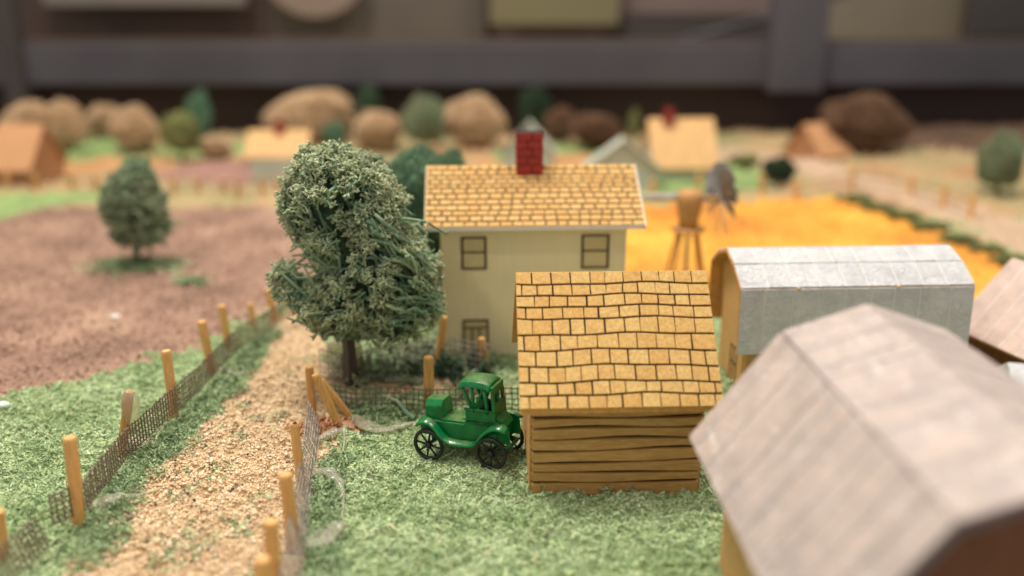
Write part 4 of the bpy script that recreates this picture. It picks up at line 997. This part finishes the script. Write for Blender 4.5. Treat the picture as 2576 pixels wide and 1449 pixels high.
# far post-and-wire fence across the back of the brown field
fp = [(22, 478, 434), (92, 482, 436), (185, 486, 436), (245, 486, 440), (292, 487, 440), (440, 490, 448), (500, 490, 450), (565, 492, 450), (600, 494, 452), (662, 492, 448), (700, 492, 452), (762, 494, 448), (820, 494, 450)]
ff = thing('field_fence', 'row of thin wooden posts with wire along the back of the brown field', 'fence', G(400, 488))
o_ = ff.location; tops = []
for a, b, c_ in fp:
    g_ = G(a, b); tp = P(a, c_, g_.y); put('post', MB().tube([(g_.x - o_.x, g_.y - o_.y, -.3), (g_.x - o_.x, g_.y - o_.y, tp.z)], [0.2, 0.18], 6), M['post'], ff); tops.append(Vector((g_.x - o_.x, g_.y - o_.y, tp.z)))
for k_ in (0.35, 0.65, 0.9): put('wire', MB().tube([Vector((p.x, p.y - .2, p.z * k_)) for p in tops], 0.035, 4), M['wire'], ff)
fp = [(1640, 500, 452), (1757, 486, 432), (1915, 490, 440), (2000, 502, 455), (2140, 480, 425), (2290, 500, 445), (2370, 520, 466), (2440, 548, 490)]
ff = thing('field_fence', 'scattered wooden fence posts with wire beyond the yellow field', 'fence', G(1757, 486)); o_ = ff.location; tops = []
for a, b, c_ in fp:
    g_ = G(a, b); tp = P(a, c_, g_.y); put('post', MB().tube([(g_.x - o_.x, g_.y - o_.y, -.3), (g_.x - o_.x, g_.y - o_.y, tp.z)], [0.2, 0.18], 6), M['post'], ff); tops.append(Vector((g_.x - o_.x, g_.y - o_.y, tp.z)))
for k_ in (0.4, 0.8): put('wire', MB().tube([Vector((p.x, p.y - .2, p.z * k_)) for p in tops], 0.035, 4), M['wire'], ff)

# ------------------------------------------------------------------ windmill
wb = P(1722, 720, 38.5); wm = thing('windmill', 'wooden farm windmill with grey fan wheel standing before the yellow field', 'windmill', (wb.x, 38.5, 0))
pz = P(1722, 577, 38.5).z; tz = P(1722, 480, 38.5).z; az = P(1722, 496, 38.5).z
put('platform', MB().lathe([(0.72, -.06), (0.78, 0), (0.76, .07), (0.3, .08)], 20, (0, 0, pz)), M['mill_wood'], wm, True)
put('head', MB().lathe([(0.42, 0.08), (0.46, 0.5), (0.57, 1.1), (0.6, 1.5), (0.48, tz - pz), (0.2, tz - pz + .06)], 14, (0, 0, pz)), M['mill_wood'], wm, True)
for a, b in ((-1, -1), (1, -1), (1, 1), (-1, 1)):
    put('leg', MB().tube([(a * .35, b * .3, pz - .03), (a * .85, b * .7, -.2)], [.085, .085], 5), M['mill_wood'], wm)
put('centre_pipe', MB().tube([(0, 0, -.2), (0, 0, pz - .03)], .1, 8), M['mill_metal'], wm)
put('axle', MB().tube([(-2.1, 0, az), (-0.45, 0, az)], .17, 8), M['wire_grey'], wm)
put('axle', MB().tube([(0.45, 0, az), (1.4, -.1, az)], .085, 8), M['mill_wood'], wm)
hubp = Vector((1.32, -.1, az)); Mr = Matrix.Translation(hubp) @ Matrix.Rotation(math.radians(-78), 4, 'Z')
whl = put('fan_wheel', MB().lathe([(.12, -.1), (.16, 0), (.12, .1)], 10, (0, 0, 0), Matrix.Rotation(math.pi / 2, 4, 'X')).xf(Mr), M['mill_metal'], wm, True)
for i in range(18):
    an = math.radians(-90 + 20 * i + (4 if i % 2 else -3)); lowr = math.sin(an) < -0.35
    L_ = 1.72 if lowr else 1.55; wd = 0.2 if lowr else 0.36
    bl = MB().add([(0.12, 0, -.04), (L_ * .7, .05, -wd), (L_, .02, -wd * .2 if lowr else -wd * .9), (L_, -.02, wd * .2 if lowr else wd * .9), (L_ * .7, -.05, wd), (0.12, 0, .04)], [(0, 1, 2, 3, 4, 5)])
    bl.xf(Mr @ Matrix.Rotation(-an, 4, 'Y') @ Matrix.Rotation(0.3, 4, 'X'))
    o = put('blade', bl, M['mill_metal'], whl, fix=False); sm = o.modifiers.new('solid', 'SOLIDIFY'); sm.thickness = 0.02

# ------------------------------------------------------------------ posts, wire mesh and glue
def post(parent, top, base, r=0.16, mat='post', n=7, label=None, Y=None, char=False, zb=None):
    b = G(*base) if zb is None else G(base[0], base[1], zb); t_ = P(top[0], top[1], b.y if Y is None else Y)
    o = parent.location; d = t_ - b
    mb = MB().tube([b - d * 0.06 - o, b + d * 0.5 - o + Vector((.01, 0, 0)), b + d * 0.97 - o, t_ - o], [r, r * 0.97, r * 0.95, r * 0.8], n)
    p = put('post', mb, M[mat], parent, label=label)
    if char: put('charred_tip', MB().lathe([(r * .5, 0), (r * .42, .02)], 8, t_ - o + Vector((.02, -.02, .005))), M['char'], p)
    return p
def mesh_strip(parent, base_pts, z0, z1, cell, lean=(0, 0), jit=0.012, seed=1, r=0.022, frayed=True, mat='wire'):
    """woven wire strip along a polyline of ground points"""
    R = random.Random(seed); o = parent.location; pts = [Vector(p) for p in base_pts]; ln = [0]
    for i in range(len(pts) - 1): ln.append(ln[-1] + (pts[i + 1] - pts[i]).length)
    def at(s):
        for i in range(len(pts) - 1):
            if s <= ln[i + 1] + 1e-6: return pts[i].lerp(pts[i + 1], (s - ln[i]) / (ln[i + 1] - ln[i]))
        return pts[-1]
    nv = max(2, int(ln[-1] / cell)); nh = max(2, int(round((z1 - z0) / cell)) + 1)
    def pt(s, k, w=0.0):
        f = k / (nh - 1); p = at(min(max(s, 0), ln[-1])); zz = z0 + (z1 - z0) * f + 0.03 * math.sin(s * 1.3)
        return Vector((p.x + lean[0] * f + w, p.y + lean[1] * f - w, zz)) - o
    mb = MB()
    for k in range(nh):
        line = [pt(s, k, 0.012 * (1 if i % 2 else -1)) + Vector((0, 0, R.uniform(-jit, jit))) for i, s in enumerate(np.linspace(0, ln[-1], nv * 2 + 1))]
        mb.tube(line, r, 4)
    for i in range(nv + 1):
        s = i * cell + R.uniform(-jit, jit); dx = R.uniform(-.03, .03)
        line = [pt(s + dx * f, (nh - 1) * f) for f in np.linspace(-0.02, 1.0 + (R.uniform(0, .12) if frayed else 0), 5)]
        mb.tube(line, r, 4)
    return put('wire_mesh', mb, M[mat], parent, kind='stuff', fix=False)
lf = thing('wire_fence', 'long wire mesh fence with matchstick posts along the left side of the sandy path', 'fence', G(437, 1045))
post(lf, (175, 1100), (198, 1322), .17); post(lf, (418, 882), (438, 1047), .16); post(lf, (507, 808), (534, 940), .16)
post(lf, (558, 768), (574, 868), .155); post(lf, (628, 764), (640, 822), .13); post(lf, (672, 728), (692, 800), .15)
post(lf, (325, 985), (306, 1140), .14, 'post_old', label='stubby post wrapped in clear glue'); post(lf, (-8, 1285), (4, 1400), .17)
mesh_strip(lf, [G(a, b) for a, b in ((140, 1352), (222, 1318), (326, 1172), (452, 1058), (546, 960), (612, 893), (708, 832), (764, 806))], .36, 1.1, .15, (0.0, 0), seed=2)
mesh_strip(lf, [G(a, b) for a, b in ((-60, 1580), (40, 1480), (128, 1392))], .2, .95, .15, (-.2, 0), seed=3)
rf_ = thing('wire_fence', 'leaning wire mesh fence with posts along the right edge of the sandy path', 'fence', G(755, 1250))
post(rf_, (740, 1064), (758, 1225), .13, char=True); post(rf_, (718, 1192), (738, 1370), .17); post(rf_, (682, 1310), (688, 1500), .17); post(rf_, (660, 1405), (660, 1600), .17)
mesh_strip(rf_, [G(a, b) for a, b in ((806, 1072), (798, 1160), (784, 1270), (768, 1380), (756, 1470), (740, 1600), (720, 1800))], .08, .85, .14, (-.3, .0), jit=.03, seed=4, r=.013, mat='wire_grey')
# crossed corner posts
post(rf_, (778, 922), (786, 1045), .14, 'post_old'); 
cp = thing('corner_posts', 'pair of matchstick posts leaning left over the glue lump at the fence corner', 'posts', G(857, 1082))
post(cp, (793, 942), (860, 1088), .14, 'post_old', 8, 'front leaning post'); post(cp, (806, 955), (884, 1054), .13, 'post_old', 8, 'rear leaning post')
mf = thing('wire_fence', 'short wire mesh fence between leaning posts and shed, behind the green car', 'fence', G(1078, 1030))
post(mf, (1078, 897), (1078, 1030), .17, 'post_old')
mesh_strip(mf, [G(a, b) for a, b in ((845, 1030), (900, 1040), (1000, 1036), (1078, 1040), (1180, 1036), (1310, 1040))], .1, .82, .195, seed=5, r=.023)
bf = thing('wire_fence', 'slack wire mesh fence in the yard in front of the cream house', 'fence', G(1100, 930))
post(bf, (1118, 796), (1098, 925), .15); post(bf, (1212, 850), (1212, 935), .14); post(bf, (1222, 880), (1222, 938), .1, 'post_old')
mesh_strip(bf, [G(a, b) for a, b in ((806, 955), (860, 972), (930, 940), (1020, 932), (1112, 925), (1232, 945))], .12, 1.05, .2, (0, .15), jit=.03, seed=6, r=.022, mat='wire_grey')
# glue
def glue(label, pxs, w, thick, tail=None, zlift=0.09):
    """a flattened drop following ground points, widths per point"""
    P3 = [G(a, b) for a, b in pxs]; c = P3[0].copy()
    rad = w; mb = MB(); pts = []
    n = 10; seg = []
    for i in range(len(P3) - 1):
        for k_ in range(6): seg.append((i, k_ / 6))
    seg.append((len(P3) - 2, 1.0)); ring = []
    for i, u in seg:
        p = P3[i].lerp(P3[i + 1], u); r = rad[i] + (rad[i + 1] - rad[i]) * (3 * u * u - 2 * u ** 3)
        d = (P3[i + 1] - P3[i]).normalized(); sd_ = Vector((-d.y, d.x, 0)); zz = max(hz(p.x, p.y), -.05) + zlift
        for k_ in range(n):
            an = 2 * math.pi * k_ / n; th_ = min(thick, r * 0.9)
            ring.append(Vector((p.x, p.y, zz)) + sd_ * r * math.cos(an) + Vector((0, 0, th_ * math.sin(an) + th_ * .3)) - c)
    m = len(seg); fs = []
    for i in range(m - 1):
        for k_ in range(n): fs.append((i * n + k_, i * n + (k_ + 1) % n, (i + 1) * n + (k_ + 1) % n, (i + 1) * n + k_))
    fs += [tuple(reversed(range(n))), tuple((m - 1) * n + k_ for k_ in range(n))]
    mb.add(ring, fs); o = put('glue_blob', mb, M['glue'], None, True, sub=1); o.location = c; tag(o, label, 'glue'); return o
glue('clear glue drop with a thread tail at the foot of the nearest left fence post', [(216, 1285), (235, 1283), (275, 1272), (318, 1262), (350, 1250), (415, 1232)], [.03, .2, .27, .16, .05, .012], .12)
glue('milky glue drop at the foot of the second left fence post', [(318, 1140), (335, 1132), (360, 1128), (382, 1125), (388, 1118)], [.05, .22, .3, .24, .04], .14)
glue('thin thread of glue running up beside the left fence mesh', [(388, 1120), (420, 1060), (450, 1010), (490, 960), (535, 930)], [.04, .018, .015, .02, .03], .05)
glue('flat glue smear beside the left path edge under the fourth post', [(540, 935), (560, 938), (585, 946), (612, 944), (640, 938)], [.04, .22, .2, .1, .02], .08)
glue('milky glue drop with curling tail right of the leaning mesh', [(786, 1212), (805, 1200), (830, 1205), (850, 1225), (862, 1250), (864, 1290), (858, 1340), (852, 1372)], [.08, .2, .26, .2, .08, .03, .02, .012], .14)
glue('pale glue drop under the foot of the front leaning post', [(800, 1120), (822, 1112), (848, 1104), (868, 1096), (878, 1090)], [.06, .17, .2, .16, .05], .12)
glue('glue thread hanging down from the pale drop below leaning posts', [(868, 1104), (866, 1130), (858, 1160), (852, 1188)], [.05, .03, .025, .015], .05)
glue('long wavy glue smear from the leaning posts towards the green car', [(880, 1066), (905, 1070), (930, 1088), (960, 1090), (1000, 1082), (1050, 1076)], [.1, .3, .26, .2, .16, .06], .1)
glue('blurred broad glue smear at the bottom beside the leaning mesh', [(765, 1395), (790, 1370), (820, 1355), (850, 1345), (868, 1335)], [.1, .35, .38, .25, .05], .1)
glue('grey glue smear over the start of the short mesh fence', [(845, 1024), (862, 1018), (885, 1014), (905, 1012)], [.05, .3, .34, .1], .4)
glue('glossy glue puddle in the house yard behind the short fence', [(960, 965), (1000, 962), (1050, 960), (1085, 962)], [.1, .35, .3, .08], .07)
# glue-wrapped blob on the stubby post
g_ = G(306, 1140); q_ = P(325, 990, g_.y)
gb = put('glue_cap', MB().lathe([(.03, -.75), (.2, -.55), (.27, -.1), (.25, .25), (.12, .45), (.03, .5)], 12), M['film'], lf, True, sub=1); gb.location = (q_ - lf.location) + Vector((0, -.02, -.35))
# clear glue film bridging the rolled mesh near the trunk
gr = G(842, 958)
gl_ = put('glue_film', MB().lathe([(.5, 0), (.62, .3), (.64, .8), (.58, 1.15)], 16, (0, 0, 0)), M['film'], None, True); gl_.location = (gr.x + .3, gr.y + .4, .02)
sm_ = gl_.modifiers.new('solid', 'SOLIDIFY'); sm_.thickness = .02
tag(gl_, 'clear glue bubble clinging to the curled mesh left of the big trunk', 'glue')
gl_.data.polygons  # keep as open shell
# orange sawdust lump under the leaning posts
lg = G(840, 1085); sx_, sy_ = rng.normal(0, .55, 2600), rng.normal(0, .28, 2600)
m_ = np.hypot(sx_ / 1.2, sy_ / .6) < 1
so = flakes('sawdust_heap', lg.x + sx_[m_] - .2, lg.y + sy_[m_] + .1, .13, .07, island('orange_flakes', [(0, srgb(176, 120, 84)), (0.5, srgb(208, 160, 118)), (1, srgb(230, 192, 152))], .9), .14, .6)
lp = MB().lathe([(.05, -.1), (.28, -.02), (.3, .08), (.16, .2), (.03, .24)], 9); lo_ = put('sawdust_lump', lp, M['sawdust'], None, True, sub=1); lo_.location = G(868, 1078); lo_.scale = (1.3, .8, 1)
tag(lo_, 'small orange sawdust lump glued under the leaning posts', 'lump')
# lichen scraps lying in the yard and on the lawn
def scraps(name, pxs, kind, sc, label, cat, n=6, seed=1):
    rg_ = np.random.default_rng(seed); g_ = G(*pxs); pts_ = rg_.normal(0, sc * .6, (n, 3)); pts_[:, 2] = np.abs(pts_[:, 2]) * .3
    nr_ = rg_.normal(0, 1, (n, 3)); nr_[:, 2] = np.abs(nr_[:, 2]) * .5 + .2
    me = sprig_mesh(name, pts_, nr_, sc * 1.6, M[kind], SPR, rg_); o = put(name, me, None, None, fix=False); o.location = (g_.x, g_.y, hz(g_.x, g_.y)); tag(o, label, cat)
    if n > 5: o['kind'] = 'stuff'
    return o
scraps('lichen_scrap', (1015, 1082), 'lichen', 1.3, 'grey-green twig of lichen lying left of the car front wheel', 'twig', 1, 1)
scraps('lichen_scrap', (925, 1210), 'lichen_grey', .9, 'tiny lichen twig on the lawn right of the glue drops', 'twig', 1, 2)
for i, (a, b, lab) in enumerate(((940, 948, 'lichen clump beside the big trunk behind the mesh'), (1010, 930, 'lichen clump in the yard below the crown edge'), (1130, 945, 'dark lichen clump behind the post of the short fence'), (1185, 950, 'dark lichen clump nearest the shed in the house yard'), (1060, 905, 'small lichen clump at the back of the house yard'))):
    scraps('lichen_clump', (a, b), 'lichen_dark' if i in (2, 3) else 'lichen_grey', .8, lab, 'clump', 26, 20 + i)
for a, b, w_ in ((1240, 930, 0),):
    pass
# hair-thin fibres on the lawn
fb = MB(); R = random.Random(6)
for i in range(60):
    px_, py_ = R.uniform(820, 1800), R.uniform(1180, 1440); g_ = G(px_, py_); a = R.uniform(0, 6.28); pt = []; x_, y_ = g_.x, g_.y
    for k_ in range(10):
        pt.append((x_, y_, max(hz(x_, y_), 0) + .1 + R.uniform(0, .02))); a += R.uniform(-.35, .35); x_ += math.cos(a) * .12; y_ += math.sin(a) * .12
    fb.tube(pt, .006, 3)
put('lawn_fibres', fb, M['fibre'], kind='stuff', fix=False)
# small pale pebbles on the field
for a, b, lab in ((292, 800, 'white pebble on the brown soil field'), (8, 1022, 'pale pebble at the left edge of the lawn')):
    g_ = G(a, b); o = put('pebble', MB().lathe([(.05, -.08), (.24, 0), (.22, .12), (.08, .2)], 8), M['white_card'], None, True, sub=1); o.location = g_; o.scale = (1.2, .8, .8); tag(o, lab, 'pebble')

# ------------------------------------------------------------------ the toy car (local x to the rear, y away from the lens)
WB = 1.88; TR = 1.12; WR = .46; CS = 1.03
wf = G(1082, 1157, .0)                          # foot of the near front wheel; the nose stands lower than the tail
RC = Matrix.Rotation(math.radians(-24), 3, 'Z') @ Matrix.Rotation(math.radians(-4.2), 3, 'Y')
org = wf - (RC @ Vector((-WB / 2, 0, 0))) * CS
car = thing('toy_car', 'old-fashioned green die-cast toy car with black spoked wheels parked beside the shed', 'toy car', org)
car.rotation_euler = RC.to_euler(); car.scale = (CS, CS, CS)
yc = TR / 2                                     # centre line
def sym(mb): return mb
# main tub
bw = .36
body = MB().prism([(-1.12, .70), (-.98, .62), (1.02, .62), (1.2, .8), (1.22, 1.18), (.98, 1.3), (.2, 1.3), (.08, 1.1), (-.6, 1.1), (-1.14, 1.14)], yc - bw, yc + bw)
bd = put('body', body, M['green'], car, bevel=.035)
hood = MB()
pf_ = [(-.30, 1.05), (.30, 1.05), (.30, 1.48), (.17, 1.64), (-.17, 1.64), (-.30, 1.48)]
vs = [(-1.1, yc + a, b) for a, b in pf_] + [(-.56, yc + a * 1.06, b + .03 * (b > 1.2)) for a, b in pf_]
hood.add(vs, [tuple(range(6)), tuple(reversed(range(6, 12)))] + [(i, 6 + i, 6 + (i + 1) % 6, (i + 1) % 6) for i in range(6)])
put('hood', hood, M['green'], car, bevel=.03)
# floor pan tray between hood and cab
put('floor', MB().box((-.25, yc, 1.13), (.72, .66, .07)), M['green'], car, bevel=.02)
# cab tub: side panels, back panel
cab0, cab1, cz0, cz1 = .14, .98, 1.1, 1.56
for s_ in (-1, 1):
    put('door_panel', MB().add([(cab0, yc + s_ * .36, cz0), (cab1, yc + s_ * .36, cz0), (cab1 - .02, yc + s_ * .36, cz1), (cab0 + .04, yc + s_ * .36, cz1), (cab0, yc + s_ * .29, cz0), (cab1, yc + s_ * .29, cz0), (cab1 - .02, yc + s_ * .29, cz1), (cab0 + .04, yc + s_ * .29, cz1)],
        [(0, 1, 2, 3), (4, 7, 6, 5), (0, 4, 5, 1), (1, 5, 6, 2), (2, 6, 7, 3), (3, 7, 4, 0)]), M['green'], car, bevel=.02)
    put('door_rail', MB().tube([(cab0 + .02, yc + s_ * .365, cz1), (cab1 - .1, yc + s_ * .365, cz1)], .035, 6), M['green'], car, True)
    put('belt_line', MB().tube([(cab0 - .06, yc + s_ * .365, 1.27), (cab1, yc + s_ * .365, 1.27)], .02, 5), M['green'], car, True)
    z_t = 2.17
    ps = MB()
    jx_ = cab0 + .24
    ps.tube([(jx_, yc + s_ * .335, cz1 - .02), (cab0 - .02, yc + s_ * .315, z_t)], [.055, .04], 6)
    ps.tube([(jx_ + .02, yc + s_ * .335, cz1 - .02), (jx_ + .03, yc + s_ * .315, z_t)], [.05, .05], 6)
    ps.tube([(jx_ + .04, yc + s_ * .335, cz1 - .02), (cab1 - .24, yc + s_ * .315, z_t)], [.055, .04], 6)
    ps.tube([(cab1 - .16, yc + s_ * .335, cz1 - .1), (cab1 - .22, yc + s_ * .315, z_t)], [.055, .06], 6)
    put('strut', ps, M['green'], car, True, fix=False)
    put('door_knob', MB().lathe([(.03, 0), (.055, .03), (.03, .06)], 8, (jx_ + .03, yc + s_ * .37 + (.03 if s_ < 0 else -.03) - .03, 1.56), Matrix.Rotation(math.pi / 2, 4, 'X')), M['green'], car, True)
# rear wall with a window slot
rw = MB(); xr_ = cab1 + .02
rw.box((xr_, yc, 1.42), (.09, .72, .64)); rw.box((xr_ - .02, yc, 2.12), (.09, .66, .2))
for s_ in (-1, 0, 1): rw.box((xr_ - .01, yc + s_ * .29, 1.88), (.09, .11 if s_ else .06, .30))
put('rear_wall', rw, M['green'], car, bevel=.02)
put('rear_bulge', MB().add([(xr_ + .02, yc - .3, 1.1), (xr_ + .02, yc + .3, 1.1), (xr_ + .3, yc + .28, 1.1), (xr_ + .3, yc - .28, 1.1), (xr_ + .02, yc - .3, 1.4), (xr_ + .02, yc + .3, 1.4), (xr_ + .2, yc + .26, 1.26), (xr_ + .2, yc - .26, 1.26)],
    [(0, 1, 2, 3), (4, 7, 6, 5), (0, 4, 5, 1), (1, 5, 6, 2), (2, 6, 7, 3), (3, 7, 4, 0)]), M['green'], car, bevel=.04)
put('seat', MB().box((.62, yc, 1.3), (.42, .56, .3)).box((.82, yc, 1.55), (.12, .56, .4)), M['dark_inside'], car, bevel=.03)
# roof
rfp = MB(); prx = [(-.02, .0), (.0, .1), (.12, .17), (.45, .2), (.8, .19), (1.03, .1), (1.06, -.02)]
vs = []; fs = []
for j, (yy, dz) in enumerate(((-.40, -.02), (-.34, .05), (-.15, .085), (.15, .085), (.34, .05), (.40, -.02))):
    for xx, zz in prx: vs.append((cab0 - .10 + (xx) * .86, yc + yy, 2.13 + zz * .8 * (.55 if abs(yy) > .38 else 1) + dz))
n = len(prx)
for j in range(5):
    for i in range(n - 1): fs.append((j * n + i, j * n + i + 1, (j + 1) * n + i + 1, (j + 1) * n + i))
rfp.add(vs, fs); ro = put('roof', rfp, M['green'], car, True); m_ = ro.modifiers.new('solid', 'SOLIDIFY'); m_.thickness = .07; m_.offset = -1
m_ = ro.modifiers.new('bevel', 'BEVEL'); m_.width = .015; m_.segments = 2
put('ceiling', MB().box((cab0 + .33, yc, 2.17), (.8, .62, .05)), M['green'], car)
# fenders with running boards
fpz = [(-1.26, 1.02), (-1.2, 1.1), (-1.05, 1.15), (-.88, 1.12), (-.7, .98), (-.56, .78), (-.42, .645), (-.3, .60), (.32, .60), (.46, .66), (.58, .82), (.72, 1.0), (.92, 1.15), (1.12, 1.22), (1.3, 1.2), (1.42, 1.1)]
for s_ in (-1, 1):
    vs = []; fs = []; m2 = len(fpz)
    ys_ = (yc + s_ * .34, yc + s_ * .52, yc + s_ * .60)
    for jy, yy in enumerate(ys_):
        for (a, b) in fpz: vs.append((a, yy, b - (0.07 if jy == 2 else 0) + (0.02 if jy == 0 else 0)))
    for j in range(2):
        for i in range(m2 - 1): fs.append((j * m2 + i, j * m2 + i + 1, (j + 1) * m2 + i + 1, (j + 1) * m2 + i))
    fd = put('fender', MB().add(vs, fs), M['green'], car, True); m_ = fd.modifiers.new('sub', 'SUBSURF'); m_.levels = 1; m_.render_levels = 1
    m_ = fd.modifiers.new('solid', 'SOLIDIFY'); m_.thickness = .055; m_.offset = 0
    # inner skirts so that the wheel wells close
    put('skirt', MB().add([(a, yc + s_ * .345, b) for a, b in fpz] + [(a, yc + s_ * .345, min(b, .66)) for a, b in fpz], [(i, i + 1, m2 + i + 1, m2 + i) for i in range(m2 - 1)]), M['green'], car)
put('front_axle', MB().tube([(-WB / 2, yc - TR / 2 - .02, WR), (-WB / 2, yc + TR / 2 + .02, WR)], .045, 8), M['black'], car, True)
put('rear_axle', MB().tube([(WB / 2, yc - TR / 2 - .02, WR), (WB / 2, yc + TR / 2 + .02, WR)], .045, 8), M['black'], car, True)
put('front_bracket', MB().box((-WB / 2, yc, .62), (.16, .5, .4)), M['green'], car, bevel=.02)
put('rear_bracket', MB().box((WB / 2, yc, .6), (.16, .5, .4)), M['green'], car, bevel=.02)
# exhaust/bumper bar at the back
put('rear_bar', MB().tube([(1.05, yc - .35, .5), (1.35, yc - .25, .55), (1.35, yc + .25, .55), (1.05, yc + .35, .5)], .05, 6), M['green'], car, True)
Mw = Matrix.Rotation(math.pi / 2, 4, 'X')
def wheel(x, y, ph):
    tyre = MB(); N_ = 36; m2 = 8; base_ = 0; vs = []; fs = []
    for i in range(N_):
        a = 2 * math.pi * i / N_
        for k_ in range(m2):
            b = 2 * math.pi * k_ / m2; rr = WR - .05 + .052 * math.cos(b); vs.append((rr * math.cos(a), .062 * math.sin(b), rr * math.sin(a)))
    for i in range(N_):
        for k_ in range(m2): fs.append((i * m2 + k_, i * m2 + (k_ + 1) % m2, ((i + 1) % N_) * m2 + (k_ + 1) % m2, ((i + 1) % N_) * m2 + k_))
    tyre.add(vs, fs); w = put('wheel', tyre, M['black'], car, True); w.location = (x, y, WR)
    w.rotation_euler = (0, ph, 0)
    for i in range(8):
        a = 2 * math.pi * i / 8
        put('spoke', MB().tube([(.05 * math.cos(a), 0, .05 * math.sin(a)), ((WR - .07) * math.cos(a), 0, (WR - .07) * math.sin(a))], [.034, .024], 5), M['black'], w, True)
    put('hub', MB().lathe([(.05, -.09), (.085, -.06), (.085, .06), (.05, .09)], 12, (0, 0, 0), Mw), M['black'], w, True)
for x_, y_, ph in ((-WB / 2, 0, .2), (WB / 2, 0, .05), (-WB / 2, TR, .3), (WB / 2, TR, .15)): wheel(x_, y_, ph)

# ------------------------------------------------------------------ the display case beyond the model
YB = 104.0
def board(name, px0, py0, px1, py1, Y, mat, thick=1.0, label=None, cat=None, kind=None, roll=0.0):
    a = P(px0, py0, Y); b = P(px1, py1, Y); c = (a + b) / 2; w = abs(b.x - a.x); h_ = abs(a.z - b.z)
    o = put(name, MB().box((0, thick / 2, 0), (w, thick, h_)), M[mat], None, bevel=.12, kind=kind); o.location = (c.x, Y, c.z); o.rotation_euler = (0, roll, 0)
    if label: tag(o, label, cat)
    return o
board('back_wall', -1400, -900, 4000, 560, 122, 'case_mid', kind='structure')
board('case_backboard', -900, 190, 3500, 420, 91.5, 'case_brown', label='dark brown board closing the back of the model under the grey frame', cat='board')
board('case_frame_rail', -900, 112, 3500, 214, 88, 'rail', 2.5, 'long grey bottom rail of the display case behind the model', 'rail')
board('case_frame_post', 1995, -500, 2068, 232, 87, 'rail', 2, 'dark upright post of the display case crossing the grey rail', 'post')
board('case_frame_post', -60, -500, 28, 330, 87, 'case_dark', 2, 'dark upright post at the far left of the display case', 'post')
board('case_frame_post', 2524, -500, 2640, 92, 112, 'case_dark', 2, 'dark upright at the far right above the grey rail', 'post')
board('notice_sheet', 1230, -160, 1556, 62, 112, 'olive_sign', .5, 'olive yellow notice sheet above the rail in the middle', 'notice')
board('wall_panel', 2062, -400, 2520, 100, 116, 'beige_panel', .5, 'large beige panel at the upper right', 'panel')
board('wall_panel', 650, -400, 1222, 100, 118, 'greige', .5, 'grey-beige panel at the upper middle left of the notice', 'panel')
board('wall_panel', 1565, -300, 1955, 38, 116, 'pinkboard', .5, 'pinkish board between the notice and the dark post', 'panel')
board('shelf_edge', 1560, 44, 1960, 106, 115, 'case_dark', 1, 'dark shelf edge right of the notice sheet', 'shelf')
board('wall_panel', 60, -300, 620, 14, 117, 'pale', .5, 'pale panel whose lower edge shows at the upper left', 'panel')
board('rail_cap', -900, 98, 3500, 114, 89, 'case_mid', 1.6, 'brownish cap strip on top of the grey rail', 'strip')
a = P(790, -70, 114); o = put('round_plate', MB().lathe([(5.4, 0), (5.4, .5)], 40, (0, 0, 0), Mw), M['beige_panel'], None); o.location = a; o.scale = (1.15, 1, .98); tag(o, 'round peach plate whose lower rim shows at the top', 'plate')
o.data.materials[0] = simple('peach_plate', srgb(134, 114, 98), .6, .1, .05, 0)
cb = MB().tube([P(1690, 108, 100) , P(1850, 66, 100), P(2010, 22, 100), P(2180, -40, 100)], .42, 8); o = put('cable', cb, M['rail'], None, True); tag(o, 'grey cable slanting up across the dark shelf', 'cable')
print('shingles', n1, n2)
